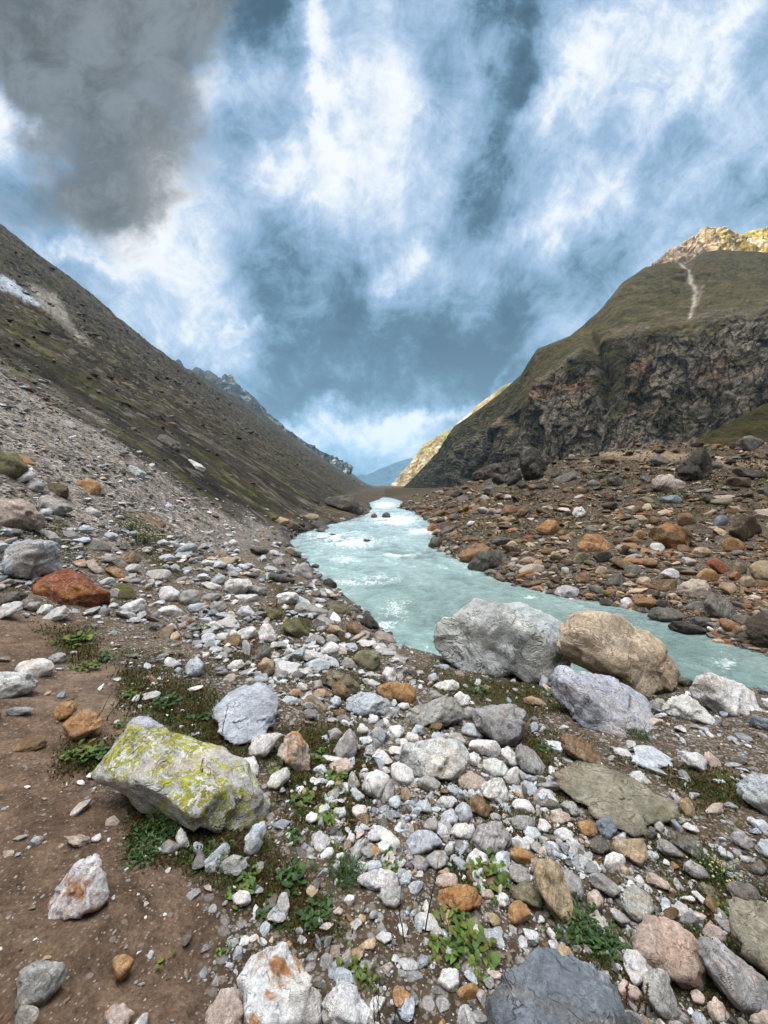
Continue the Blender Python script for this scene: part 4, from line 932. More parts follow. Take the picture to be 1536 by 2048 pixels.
h G -|long grey stone pointing down below the pinkish white rock@the long grey stone|570,1400 640,1360 750,1350 780,1450 850,1650 840,1690 750,1740 660,1640 600,1520
h E -|huge olive-grey boulder filling the right edge of the foreground@the huge olive-grey boulder|1240,850 1290,825 1420,850 1536,850 1640,880 1640,1400 1536,1390 1400,1280 1290,1150 1270,1000
h G -|long grey slab sloping down to the bottom right corner@the sloping corner slab|980,1130 1040,1100 1110,1130 1200,1200 1360,1290 1440,1370 1536,1450 1600,1560 1500,1680 1400,1700 1250,1600 1160,1450 1060,1290
h D -|grey oblong stone just above the huge olive-grey boulder|1220,690 1260,670 1380,680 1440,720 1490,800 1440,830 1310,820 1240,750
h G -|blue-grey blocky stone just above the pinkish white rock@the blue-grey blocky stone|420,790 440,735 520,725 590,750 640,810 665,900 620,950 540,980 470,930 430,860
h D b|long dark grey slab beside the flowering tuft on the right@the long dark slab|755,300 800,280 900,320 1020,380 1060,500 1000,500 880,430 780,360
h G -|grey pointed slab alongside the long dark slab, on its lower left|665,350 700,325 790,370 880,430 945,490 850,485 740,450 680,400
h T -||320,370 390,325 560,335 600,400 600,500 560,540 450,480 380,430
h W u|smooth white rounded stone above the blue-grey blocky stone|275,540 290,460 350,435 430,460 440,520 410,590 350,610
h O -|small orange cube of rock at the foot of the flat olive boulder@the small orange cube|80,210 150,190 210,220 230,280 180,330 120,320 95,260
h S -|dark blue-grey angular stone right of the small orange cube|210,190 320,180 370,250 370,320 300,350 240,280
h D -||160,380 220,315 300,370 330,430 250,460 180,430
h G -||860,540 950,510 1040,560 1100,620 1040,660 940,620
h P -||560,620 640,600 720,640 780,680 790,730 690,690 580,670
h G -||130,620 250,600 340,670 410,740 350,790 230,720
h P -||130,760 200,720 270,780 270,850 210,900 150,840
h G -||320,870 380,880 490,970 430,1010 360,960
h W -||170,930 220,895 280,950 320,1030 260,1050 190,980
h P -||1070,1610 1130,1560 1190,1610 1240,1700 1200,1759 1110,1740
h P -|pinkish white rock in the bottom right corner of the photo|1340,1740 1400,1680 1536,1660 1640,1700 1640,1800 1400,1800
h D -||1390,550 1470,500 1530,560 1520,620 1430,610
h G -||1250,300 1320,275 1400,340 1420,390 1370,420 1290,370
h V -||1420,410 1490,340 1560,350 1600,420 1536,480 1470,440
h P u||1050,120 1120,60 1190,60 1200,140 1140,160 1060,150
h T -||840,30 920,20 975,110 970,190 900,160 870,80
h D -||600,300 630,240 670,260 680,310 650,350
h G -||660,230 700,200 740,220 730,290 690,290
h L -||975,690 1030,670 1110,710 1160,790 1120,810 1040,760
h W -||945,740 990,740 1050,800 1040,850 990,800
h B -||1045,820 1090,770 1140,830 1170,910 1110,920
h G -||0,590 40,610 100,680 120,760 60,850 0,780
h P -||380,1480 420,1420 540,1490 580,1570 500,1600 420,1560
h T -||1060,1000 1090,960 1125,990 1120,1030 1080,1030
h P -||940,1520 980,1490 1050,1540 1050,1610 970,1600
h W -||880,240 920,210 1010,270 990,300 920,270
h V -||1145,420 1180,400 1265,460 1250,500 1180,470
e W r|white angular rock with brown stains lying alone on the dirt@the lone white rock on dirt|350,680 370,620 430,550 480,490 520,400 570,320 620,305 690,285 740,330 770,430 815,490 820,580 780,640 700,700 600,750 480,780 430,770 390,720
e G -|grey flat-topped rock half buried near the bottom left corner@the half buried grey rock|130,1240 160,1180 250,1110 380,1100 510,1105 500,1180 440,1300 330,1420 240,1430 140,1420
e G u|rounded grey stone at the bottom edge below the half buried grey rock|110,1540 150,1440 220,1415 290,1440 300,1500 280,1580 200,1640 110,1640
e O -|small pale orange stone on the dirt near a single green leaf@the pale orange stone|880,1060 950,1040 1020,1050 1030,1090 990,1170 930,1250 880,1240 875,1140
e P -|pinkish white stone at the bottom edge below the pale orange stone|810,1480 860,1440 930,1405 980,1450 1030,1490 990,1550 950,1620 810,1620
e P -||510,130 600,115 690,130 680,170 640,220 560,190 520,170
e W -||700,140 760,105 780,130 760,170 720,175
e T u||310,1080 350,1040 395,1040 390,1080 330,1100
e W -||1350,120 1390,60 1440,130 1455,200 1400,230 1360,190
f W r|large white boulder with rust-orange stains at the bottom edge@the rust-stained white boulder|390,1230 420,1150 500,1060 600,1000 720,1005 800,1090 850,1180 930,1280 1005,1420 970,1520 940,1620 700,1700 480,1680 400,1600 395,1400
f P -|pinkish grey rock touching the left of the rust-stained white boulder|130,1500 230,1330 370,1300 405,1420 400,1536 380,1640 200,1650 120,1600
f W -|white peaked rock right of the rust-stained white boulder|1040,1380 1110,1310 1180,1300 1210,1250 1290,1330 1380,1450 1415,1520 1390,1600 1200,1640 1060,1600 1035,1480
f V -|blue-grey splinter propped against the lower end of the lichen-covered boulder|420,220 430,130 480,60 570,0 590,20 570,120 530,220 490,280 440,270
f W u||1000,270 1040,220 1090,205 1110,240 1090,290 1030,330 1000,310
f W u||1120,260 1180,245 1190,290 1150,325 1120,300
f V -||1335,350 1390,315 1470,310 1475,370 1400,400 1340,390
f W u||1180,620 1210,570 1260,580 1265,620 1220,670
f T -||1290,980 1350,930 1420,900 1420,1000 1340,1005
f W -||1420,900 1480,860 1536,870 1560,920 1500,950
f O u||725,950 760,920 785,950 770,1000 735,990
f W -||325,590 380,540 450,570 470,630 390,665 340,640
f P -||1100,700 1140,665 1180,690 1160,730 1110,730
f W -||1365,130 1400,50 1480,50 1530,110 1440,170 1380,160
f W -||1440,180 1480,160 1530,190 1520,260 1460,250
f W -||1205,150 1225,100 1260,110 1265,180 1220,190
f T -||1285,750 1310,720 1350,740 1350,790 1300,790
"""
TINT = {'Q': (.53, .525, .52), 'C': (.56, .46, .335), 'E': (.215, .198, .150), 'X': (.225, .118, .052), 'W': (.56, .545, .535), 'V': (.41, .435, .47), 'G': (.30, .29, .28), 'D': (.125, .115, .10), 'K': (.052, .044, .035), 'T': (.35, .265, .175), 'O': (.33, .19, .088),
        'R': (.21, .075, .036), 'B': (.17, .108, .058), 'N': (.078, .054, .035), 'P': (.40, .325, .275), 'L': (.165, .147, .092), 'S': (.165, .19, .22)}
WORD = {'E': 'olive-grey', 'X': 'rust', 'Q': 'pale grey', 'C': 'tan', 'W': 'white', 'V': 'bluish white', 'G': 'pale grey', 'D': 'dark grey', 'K': 'blackish', 'T': 'tan', 'O': 'orange-tan', 'R': 'red-brown', 'B': 'brown', 'N': 'dark brown', 'P': 'pinkish', 'L': 'olive', 'S': 'slate-blue'}

def rock_material(name, use_attr=False):
    m, N, b = material(name)
    geo = N.node('ShaderNodeNewGeometry')
    if use_attr:
        tint = N.attr('Col'); P = N.v('SCALE', geo.outputs['Position'], 1.0); gs = N.attr('Col', out='Alpha'); Q = N.v('SCALE', geo.outputs['Position'], 6.0)
        band = 0.25; rust = 0.0; lich = 0.0; moss = 0.0; wetv = 0.0; size = .12
    else:
        tint = N.attr('tint', 'OBJECT', 'Vector'); par = N.xyz(N.attr('marks', 'OBJECT', 'Vector')); par2 = N.xyz(N.attr('grain', 'OBJECT', 'Vector'))
        rust, lich, moss = par; band, wetv, size = par2
        oc = N.node('ShaderNodeTexCoord').outputs['Object']
        seed = N.attr('seed', 'OBJECT', 'Fac')
        off = N.comb(seed, N.m('MULTIPLY', seed, 1.7), N.m('MULTIPLY', seed, -2.3))
        nrm = N.node('ShaderNodeVectorMath', operation='SCALE'); N.put(nrm.inputs[0], oc); N.put(nrm.inputs[3], N.m('DIVIDE', 1.0, size))
        P = N.v('ADD', oc, off); Q = N.v('ADD', nrm.outputs[0], off)
    big = N.noise(Q, 1.6, 10, .66, .6); mid = N.noise(Q, 5.0, 9, .70, .3); fine = N.noise(Q, 26, 6, .75)
    grit = N.noise(P, 90 if use_attr else 60, 4, .75)
    rot = N.node('ShaderNodeVectorRotate', rotation_type='EULER_XYZ'); N.put(rot.inputs['Vector'], Q); rot.inputs['Rotation'].default_value = (.5, .9, .3)
    lay = N.noise(N.v('MULTIPLY', rot.outputs[0], (.8, 1.0, 7.0)), 2.2, 7, .62, .5)
    cr = N.noise(Q, 2.3, 4, .6, .8); crack = N.step(N.m('ABSOLUTE', N.m('SUBTRACT', cr, .5)), .0, .018, 1.0, 0.0)
    crack = N.m('MULTIPLY', crack, N.step(mid, .42, .56))
    c = N.mix(1.0, tint, N.m('MULTIPLY', N.lin(big, .3, .7, .70, 1.26), N.lin(mid, .3, .7, .64, 1.30)), 'MULTIPLY')
    # weathering turns patches warm or pale
    hue = N.noise(Q, 1.1, 4, .6, 1.0)
    c = N.mix(N.step(hue, .52, .68, 0.0, .45), c, N.mix(1.0, c, (1.10, .86, .62), 'MULTIPLY'))
    c = N.mix(N.step(hue, .46, .34, 0.0, .40), c, N.mix(1.0, c, (.86, .95, 1.08), 'MULTIPLY'))
    c = N.mix(.70, c, N.lin(fine, .30, .70, .50, 1.5), 'MULTIPLY')
    c = N.mix(.55, c, N.lin(grit, .30, .70, .55, 1.45), 'MULTIPLY')
    c = N.mix(N.m('ADD', .22, N.m('MULTIPLY', band, .75)), c, N.lin(lay, .32, .68, .48, 1.48), 'MULTIPLY')
    vein = N.step(N.m('ABSOLUTE', N.m('SUBTRACT', N.noise(Q, 1.9, 5, .62, 1.6), .5)), .0, .03, .35, 0.0)
    c = N.mix(N.m('MULTIPLY', vein, N.step(big, .45, .6)), c, N.mix(.6, c, (.75, .75, .74)))
    pits = N.m('MULTIPLY', N.step(N.voro(Q, 11), .20, .10), N.step(big, .50, .62))
    c = N.mix(N.m('MULTIPLY', pits, .55), c, N.mix(1.0, c, (.35, .33, .30), 'MULTIPLY'))
    c = N.mix(N.m('MULTIPLY', crack, .5), c, N.mix(1.0, c, (.28, .24, .20), 'MULTIPLY'))
    # rust stains, lichen, moss
    rn = N.noise(Q, 1.5, 9, .68, 1.2)
    c = N.mix(N.m('MULTIPLY', N.step(rn, .50, .60), rust), c, N.mix(mid, (.20, .075, .025), (.46, .22, .08)))
    ln = N.m('ADD', .05, N.noise(Q, 1.5, 3, .5, .4)); lv = N.voro(N.v('ADD', Q, N.v('SCALE', N.noise(Q, 9, 4, .6, col=True), .16)), 34); l2 = N.noise(Q, 13, 8, .72)
    lm = N.m('MULTIPLY', N.step(N.m('ADD', N.m('MULTIPLY', ln, 1.0), N.m('MULTIPLY', N.m('SUBTRACT', l2, .5), 1.0)), .48, .58), N.step(N.m('ADD', lv, N.m('MULTIPLY', N.m('SUBTRACT', fine, .5), .5)), .66, .50))
    c = N.mix(N.m('MULTIPLY', lm, lich), c, N.mix(N.step(l2, .4, .62), (.22, .22, .035), (.46, .45, .065)))
    nz = N.xyz(geo.outputs['Normal'])[2]
    mm = N.m('MULTIPLY', N.step(N.m('ADD', nz, N.m('MULTIPLY', N.m('SUBTRACT', mid, .5), 1.6)), .25, .75), moss)
    c = N.mix(N.m('MULTIPLY', mm, .92), c, N.mix(fine, (.038, .045, .010), (.13, .125, .03)))
    c = N.mix(N.m('MULTIPLY', wetv, .45), c, N.mix(1.0, c, (.42, .42, .42), 'MULTIPLY'))
    N.put(b.inputs['Base Color'], c)
    N.put(b.inputs['Roughness'], N.lin(wetv, 0, 1, .88, .55)); b.inputs['Specular IOR Level'].default_value = .25
    h = N.m('ADD', N.m('MULTIPLY', mid, .16), N.m('ADD', N.m('MULTIPLY', fine, .055), N.m('MULTIPLY', lay, N.m('ADD', .03, N.m('MULTIPLY', band, .06)))))
    h = N.m('SUBTRACT', h, N.m('MULTIPLY', crack, .035)); h = N.m('SUBTRACT', h, N.m('MULTIPLY', pits, .02))
    bp = N.node('ShaderNodeBump'); bp.inputs['Strength'].default_value = 1.0; bp.inputs['Distance'].default_value = 1.0
    N.put(bp.inputs['Height'], N.m('MULTIPLY', h, N.m('MULTIPLY', size, .55))); N.l.new(bp.outputs[0], b.inputs['Normal'])
    return m
SPEC += '''
k K -||560,330 600,270 660,250 700,290 690,340 620,350
k N -||1010,330 1060,290 1110,320 1120,350 1060,380 1020,370
k K -||740,420 800,390 850,410 860,440 790,450
k K -||900,430 950,405 1000,430 990,455 920,460
k B -||1240,310 1280,280 1340,300 1350,330 1280,345
k D -||1290,400 1340,380 1400,400 1390,430 1320,435
k K -||240,510 290,470 340,470 350,500 280,520
k B -||1090,470 1130,450 1180,460 1170,480 1110,485
l D -||90,310 140,280 200,290 210,320 150,335
l K -||290,420 330,370 380,360 420,390 400,430 330,440
l D -||540,380 580,355 630,370 640,400 580,410
l K -||850,330 880,280 930,290 960,340 940,390 880,380
l K -||1020,540 1060,500 1130,510 1140,550 1080,570
l K -||1330,500 1370,470 1420,480 1430,520 1370,530
l D -||1440,470 1500,440 1560,450 1600,480 1540,500 1460,495
l D -||1080,280 1120,240 1180,250 1190,290 1130,300
l N -||1230,110 1260,90 1290,120 1280,150 1240,150
l B -||1400,200 1440,180 1500,185 1520,215 1460,225
'''
M_ROCK = rock_material('weathered_rock')

ICO = {}
for s_ in (1, 2, 3, 4, 5):
    bm = bmesh.new(); bmesh.ops.create_icosphere(bm, subdivisions=s_, radius=1.0); bm.verts.ensure_lookup_table()
    ICO[s_] = (np.array([v.co[:] for v in bm.verts]), np.array([[v.index for v in f.verts] for f in bm.faces])); bm.free()

bpy.context.view_layer.update()
DG = bpy.context.evaluated_depsgraph_get()
GEV = ground.evaluated_get(DG)
def hit(px, py):
    "distance factor along ray(px,py) to the ground or the water"
    r = ray(px, py); L = np.linalg.norm(r)
    t = 1e9
    ok, loc, _, _ = GEV.ray_cast(Vector(CAM), Vector(r / L), distance=20000)
    if ok: t = (loc - Vector(CAM)).length / L
    if r[2] < -1e-6: t = min(t, (ZW + .02 - CAM[2]) / r[2])
    return t
def hull2d(pts):
    P = sorted(set(map(tuple, pts)))
    def half(P):
        out = []
        for p in P:
            while len(out) > 1 and (out[-1][0] - out[-2][0]) * (p[1] - out[-2][1]) - (out[-1][1] - out[-2][1]) * (p[0] - out[-2][0]) <= 0: out.pop()
            out.append(p)
        return out[:-1]
    return np.array(half(P) + half(P[::-1]))

def rock_from_outline(name, pts, opts, color, level=None):
    R = np.random.default_rng(abs(int(pts[:, 0].sum() * 7 + pts[:, 1].sum() * 13)) % (2 ** 31))
    H = hull2d(pts); n = len(H)
    bot = H[np.argmax(H[:, 1])]; w_px = np.ptp(H[:, 0]); h_px = np.ptp(H[:, 1])
    flat = 'F' in opts
    # bottom contact: middle of the lowest stretch, kept inside the picture side of the ground sheet
    low = H[H[:, 1] > bot[1] - .18 * h_px].mean(0)
    tb = min(hit(low[0], low[1]), hit(low[0], low[1] - 1.0) * 1.0)
    size_px = math.sqrt(w_px * h_px)
    thick = min(w_px, h_px) / F * tb * (.85 if not flat else .5)
    Dc = tb + (.13 if not flat else -.20) * thick
    lie = .85 if flat else (.62 if 'f' in opts else .34)
    dep = []
    for q in H:
        tq = hit(q[0], q[1])
        dep.append(Dc + lie * np.clip(tq - tb, 0, 1.1 * h_px / F * tb * (2.2 if flat else 1.2)))
    dep = np.array(dep)
    P3 = CAM + ray(H[:, 0], H[:, 1]) * dep[:, None]
    c = P3.mean(0)
    size = size_px / F * dep.mean()
    vdir = (c - CAM) / np.linalg.norm(c - CAM)
    nrm, off = [], []; rounded = 'u' in opts
    for k in range(n):
        A, B = P3[k], P3[(k + 1) % n]; e = B - A; el = np.linalg.norm(e)
        if el < 1e-6: continue
        e /= el
        mid = (A + B) / 2
        n0 = np.cross(mid - CAM, e); n0 /= np.linalg.norm(n0)
        if n0 @ (mid - c) < 0: n0 = -n0
        mdir = np.cross(e, n0); mdir /= np.linalg.norm(mdir)
        if mdir @ vdir < 0: mdir = -mdir
        upw = n0[2]
        for sgn in (1, -1):
            if rounded: ta = math.radians(R.uniform(18, 48) if sgn < 0 else R.uniform(10, 40))
            else: ta = math.radians(R.uniform(3, 16) if sgn < 0 else R.uniform(5, 35))
            if upw > .3 and sgn < 0: ta = math.radians(R.uniform(34, 62) if rounded else R.uniform(14, 40))      # a top that catches the sky
            q = n0 * math.cos(ta) + sgn * mdir * math.sin(ta)
            nrm.append(q); off.append(max(q @ (mid - c), .06 * size))
    upv = np.array([0, 0, 1.0]); rgt = np.cross(vdir, upv); rgt /= np.linalg.norm(rgt); rel_ = P3 - c
    def facet(q, o_): q = q / np.linalg.norm(q); nrm.append(q); off.append(o_ if o_ is not None else .99 * (rel_ @ q).max())
    th_ = min(w_px, h_px) / F * dep.mean() * (.5 if not flat else .16)
    if rounded or flat:
        for k in range(7):
            q = -vdir * R.uniform(.5, 1.0) + upv * R.uniform(-.1, .9) + R.normal(size=3) * .42; q /= np.linalg.norm(q)
            facet(q, max(size * R.uniform(.20, .38) * (.45 if flat else 1), .95 * (rel_ @ q).max()))
    else:
        # a split block: one bright top face, two or three broken fronts
        sg = R.choice([-1, 1])
        facet(upv * .9 - vdir * R.uniform(.25, .55) + rgt * sg * R.uniform(.0, .4), None)
        facet(upv * .55 - vdir * R.uniform(.5, .8) - rgt * sg * R.uniform(.1, .5), .93 * (rel_ @ (upv * .5 - vdir * .7)).max() + th_ * .25)
        facet(-vdir + upv * R.uniform(-.30, .05) + rgt * sg * R.uniform(.25, .75), th_ * R.uniform(.75, 1.0))
        facet(-vdir + upv * R.uniform(-.25, .10) - rgt * sg * R.uniform(.15, .6), th_ * R.uniform(.75, 1.05))
        facet(-vdir * .8 - upv * .6 + rgt * R.uniform(-.4, .4), th_ * R.uniform(.85, 1.15))
    for k in range(4):
        q = vdir + R.normal(size=3) * .5; q /= np.linalg.norm(q); facet(q, max(size * R.uniform(.34, .5) * (.45 if flat else 1), .95 * (rel_ @ q).max()))
    nrm = np.array(nrm); off = np.array(off)
    if level is None: level = 5 if size_px > 62 else (4 if size_px > 24 else 3)
    dirs, faces = ICO[level]
    # stretch the sampling directions along the outline so long stones are sampled evenly
    rel = P3 - c; U, S, Vt = np.linalg.svd(rel, full_matrices=True)
    sc = np.array([S[0], S[1], max(.6 * S[1], S[2] if len(S) > 2 else 0)]); sc /= sc.max(); sc = np.maximum(sc, .3)
    d = (dirs * sc) @ Vt
    d /= np.linalg.norm(d, axis=1)[:, None]
    nd = d @ nrm.T
    h = np.where(nd > 1e-4, off[None] / np.maximum(nd, 1e-4), 1e9)
    k_ = 70.0 if 'u' not in opts else 14.0
    hm = h.min(1, keepdims=True)
    r = hm[:, 0] * (np.sum((hm / h) ** k_, axis=1)) ** (-1 / k_)
    V = d * (r * 1.03)[:, None]
    if 'u' not in opts:                                   # chipped corners
        for k in range(9):
            q = d[R.integers(len(d))] + R.normal(size=3) * .25; q /= np.linalg.norm(q)
            s_ = V @ q; lim = s_.max() * R.uniform(.90, .975); over = s_ > lim
            V[over] *= (lim / s_[over])[:, None]
        r = np.linalg.norm(V, axis=1)
    so = R.uniform(0, 100, 3)
    amp = .65 if 'u' in opts else 1.0
    q = V / size
    dis = .045 * fbm(q * 2.2 + so, 3) + .022 * ridged(q * 5 + so, 3) + .010 * ridged(q * 14 + so, 2)
    if 'b' in opts: dis = dis + .02 * ridged((q @ np.array([[.6, .1, 0], [-.4, .9, .8], [.7, .3, 2.]])) * np.array([1, 1, 3]) + so, 2)
    # ledges: broken steps across the stone
    ln = R.normal(size=3); ln /= np.linalg.norm(ln); sv = q @ ln * R.uniform(3, 6) + .8 * fbm(q * 1.5 + so + 9, 2)
    dis = dis + (.034 if 'u' not in opts else .006) * (np.abs((sv % 1) - .5) - .25)
    if 'u' not in opts:                                   # broken facets: every cell of the skin tilts its own way
        nc_ = 20 if level >= 4 else 10
        cells_ = q[R.integers(len(q), size=nc_)]; tl = R.normal(size=(nc_, 3)); tl /= np.linalg.norm(tl, axis=1)[:, None]
        qw = q + .07 * np.stack([fbm(q * 3 + so + 20, 2), fbm(q * 3 + so + 40, 2), fbm(q * 3 + so + 60, 2)], 1)
        ci = np.argmin(((qw[:, None] - cells_[None]) ** 2).sum(2), 1)
        dis = dis + np.clip(((q - cells_[ci]) * tl[ci]).sum(1) * .26, -.055, .055)
    V = V * (1 + amp * dis * size / np.maximum(r, .25 * size))[:, None]
    o = mesh_object(name, V, faces, M_ROCK)
    o.location = c
    tv = R.uniform(.86, 1.12); o['tint'] = [float(max(.01, x * tv * R.uniform(.975, 1.025))) for x in color]
    o['marks'] = [.95 if 'r' in opts else 0.0, 1.0 if 'Y' in opts else 0.0, 1.0 if 'M' in opts else (.6 if 'm' in opts else 0.0)]
    o['grain'] = [1.0 if 'b' in opts else float(R.uniform(0, .35)), 1.0 if 'w' in opts else 0.0, float(size)]
    o['seed'] = float(R.uniform(0, 60))
    return o, size, c, H

LAND, TODO, ROCKS = [], [], []
def rock_name(size): return 'boulder' if size > .55 else ('rock' if size > .16 else 'stone')
for line in SPEC.strip().splitlines():
    if '|' not in line: continue
    head, lab, co = line.split('|'); t, colr, opt = head.split()
    x0, y0, s_ = TILES[t]
    pts = np.array([[float(a) for a in q.split(',')] for q in co.split()]) / s_ + np.array([x0, y0])
    o, size, c, H = rock_from_outline('rock', pts, opt, TINT[colr])
    o.name = rock_name(size); o['category'] = rock_name(size)
    cx, cy = (H.min(0) + H.max(0)) / 2
    o['group'] = 'stones on the far bank and terrace' if (t in 'kl' or (t == 'd' and cy < 1305 and colr in 'DNK')) else ('stones of the left slope and its foot' if t in 'ij' else 'stones strewn over the near bank')
    asp = max(np.ptp(H[:, 0]), np.ptp(H[:, 1])) / max(1, min(np.ptp(H[:, 0]), np.ptp(H[:, 1])))
    ROCKS.append((o, cx, cy, math.sqrt(np.ptp(H[:, 0]) * np.ptp(H[:, 1])), np.ptp(H[:, 0]) / 2, np.ptp(H[:, 1]) / 2))
    if lab:
        l_, _, short = lab.partition('@'); o['label'] = l_.strip()
        if short: LAND.append((cx, cy, short.strip()))
    else:
        TODO.append((o, cx, cy, size, WORD[colr], ('mossy' if 'm' in opt else 'wet' if 'w' in opt else 'rounded' if 'u' in opt else 'oblong' if asp > 1.6 else 'angular')))
N_SPEC = len(ROCKS)
# ------------------------------------------------------------------ rubble: the countless small stones
M_RUBBLE = rock_material('rubble_stone', True)
def base_stone(seed, lod, rounded):
    R = np.random.default_rng(seed); d, f = ICO[lod]
    n = R.normal(size=(8 if not rounded else 13, 3)); n /= np.linalg.norm(n, axis=1)[:, None]; off = R.uniform(.45, 1.0, len(n))
    nd = d @ n.T; h = np.where(nd > 1e-4, off / np.maximum(nd, 1e-4), 9.0); h = np.minimum(h, 1.25)
    hm = h.min(1, keepdims=True); k = 9.0 if rounded else 70.0
    r = hm[:, 0] * np.sum((hm / h) ** k, 1) ** (-1 / k)
    V = d * r[:, None]; V = V * (1 + .05 * fbm(V * 2.2 + seed, 2))[:, None]
    return V / np.abs(V).max(), f
cellpx = (zone(gpx)[:-1, :-1] + zone(gpx)[1:, 1:]) / 2; cellpy = (zone(gpy)[:-1, :-1] + zone(gpy)[1:, 1:]) / 2
def quad_area():
    X, Y = zone(gpx), zone(gpy)
    d1x, d1y = X[1:, 1:] - X[:-1, :-1], Y[1:, 1:] - Y[:-1, :-1]; d2x, d2y = X[1:, :-1] - X[:-1, 1:], Y[1:, :-1] - Y[:-1, 1:]
    return d1x * d2y - d1y * d2x
AREA = quad_area(); AREA = np.where(np.median(np.sign(AREA)) * AREA > 0, np.abs(AREA), 0)
AREA = np.where((cellpx > -420) & (cellpx < 1960) & (cellpy > 380) & (cellpy < 2500) & (YY[:-1, :-1] > .35), np.minimum(AREA, 400), 0)
def cells(a): return (zone(a)[:-1, :-1] + zone(a)[1:, 1:]) / 2
BOXES = [(o.name, cx, cy, hw, hh) for (o, cx, cy, s_, hw, hh) in ROCKS]
def scatter(mask, count, px_lo, px_hi, power, wmin, wmax, palette, flat, rounded, seed, bury=.12, value=(.75, 1.2), avoid=True):
    R = np.random.default_rng(seed)
    w = (AREA * cells(mask)).ravel(); cum = np.cumsum(w); tot = cum[-1]
    idx = np.searchsorted(cum, R.uniform(0, tot, count)); r_, c_ = np.divmod(idx, NC - 1)
    a, b_ = R.uniform(0, 1, count)[:, None], R.uniform(0, 1, count)[:, None]
    G3 = GV.reshape(NR, NC, 3)
    P = (1 - a) * (1 - b_) * G3[r_, c_] + (1 - a) * b_ * G3[r_, c_ + 1] + a * (1 - b_) * G3[r_ + 1, c_] + a * b_ * G3[r_ + 1, c_ + 1]
    u_ = R.uniform(0, 1, count)
    spx = (px_lo ** -power + u_ * (px_hi ** -power - px_lo ** -power)) ** (-1 / power)
    depth = np.maximum((P - CAM) @ FWD, .4)
    half = np.clip(spx / F * depth / 2, wmin, wmax); spx = half * 2 * F / depth
    if avoid:                                             # leave the places of the big stones free
        Xp, Yp = proj(P); ok = np.ones(count, bool)
        for (_, cx, cy, hw, hh) in BOXES:
            ok &= ~((((Xp - cx) / (hw * .92 + .35 * spx)) ** 2 + ((Yp - cy) / (hh * .85 + .3 * spx)) ** 2 < 1) & (spx > 5))
        P, half, spx, depth = P[ok], half[ok], spx[ok], depth[ok]; count = int(ok.sum())
    names = [k for k in palette]; pw = np.array([palette[k] for k in names], float); pw /= pw.sum()
    tint = np.array([TINT[k] for k in names])[R.choice(len(names), count, p=pw)] * R.uniform(*value, count)[:, None]
    VV, FF, CC = [], [], []; base = 0
    lod = np.where(spx > 15, 3, np.where(spx > 7, 2, 1)); var = R.integers(0, 8, count)
    for L in (1, 2, 3):
        for k in range(8):
            s = np.where((lod == L) & (var == k))[0]
            if not len(s): continue
            bv, bf = base_stone(1000 * seed + k, L, rounded)
            m = len(s); sc = np.stack([R.uniform(.75, 1.55, m), R.uniform(.55, 1.1, m), R.uniform(.38, .95, m) * flat], 1) * half[s][:, None]
            th = R.uniform(0, 2 * math.pi, m); ti = R.normal(0, .28, m)
            v = bv[None] * sc[:, None]
            cy, sy = np.cos(ti)[:, None], np.sin(ti)[:, None]
            x1 = v[..., 0] * cy - v[..., 2] * sy; z1 = v[..., 0] * sy + v[..., 2] * cy
            ct, st = np.cos(th)[:, None], np.sin(th)[:, None]
            V = np.stack([x1 * ct - v[..., 1] * st, x1 * st + v[..., 1] * ct, z1], -1) + P[s][:, None]
            V[..., 2] += (sc[:, 2] * (1 - 2 * bury))[:, None] * R.uniform(.3, .9, m)[:, None]
            VV.append(V.reshape(-1, 3)); FF.append((bf[None] + (np.arange(m) * len(bv))[:, None, None] + base).reshape(-1, 3))
            CC.append(np.repeat(np.concatenate([tint[s], np.ones((m, 1))], 1), len(bv), 0)); base += m * len(bv)
    return np.concatenate(VV), np.concatenate(FF), np.concatenate(CC)
near_m = left * (1 - sstep(gl, -1.0, 1.5)) * (1 - .93 * trail) * (gd > -.2) * (gy < 60)
clump = .5 + 1.1 * sstep(nA * .7 + nB * .5, -.45, .35)
heap = np.maximum(in_poly(gpx, gpy, [(640, 1560), (1000, 1480), (1080, 1560), (1150, 1640), (1180, 1760), (1050, 1780), (900, 1730), (760, 1760), (640, 1720)], 40), .8 * in_poly(gpx, gpy, [(420, 1180), (640, 1180), (800, 1300), (860, 1420), (700, 1500), (520, 1330)], 40))
mid_m = left * np.maximum(in_poly(gpx, gpy, [(300, 1080), (560, 1090), (650, 1140), (770, 1290), (880, 1420), (700, 1450), (560, 1420), (420, 1300), (260, 1210)], 30), .8 * in_poly(gpx, gpy, [(-60, 1060), (260, 1060), (420, 1180), (380, 1250), (120, 1230), (-60, 1240)], 25)) * (1 - trail)
heap_m = left * np.maximum(in_poly(gpx, gpy, [(640, 1570), (760, 1460), (1000, 1450), (1120, 1560), (1200, 1660), (1280, 1800), (1080, 1830), (900, 1740), (760, 1760), (640, 1720)], 30), .5 * in_poly(gpx, gpy, [(1120, 1640), (1500, 1640), (1536, 1900), (1300, 1860)], 40))
scree_m = left * sstep(gl, -1.5, 1.0) * (1 - hillm) * (gd > .1)
hill_mask = left * hillm
far_m = gright * (gd > -.15) * (gy < 120) * (1 - sand)
far_lo = far_m * np.exp(-np.clip(gd, 0, 99) / 9)
terr_m = gright * (gd > 6) * (gy > 34) * (gy < 240)
marg = np.exp(-(np.abs(gd - .15) / np.where(gright, .8, .35)) ** 2) * (gy < 150)
white = {'W': 5, 'V': 5, 'G': 5, 'P': 1.0, 'T': .9, 'D': 1.6, 'B': .5, 'O': .1}
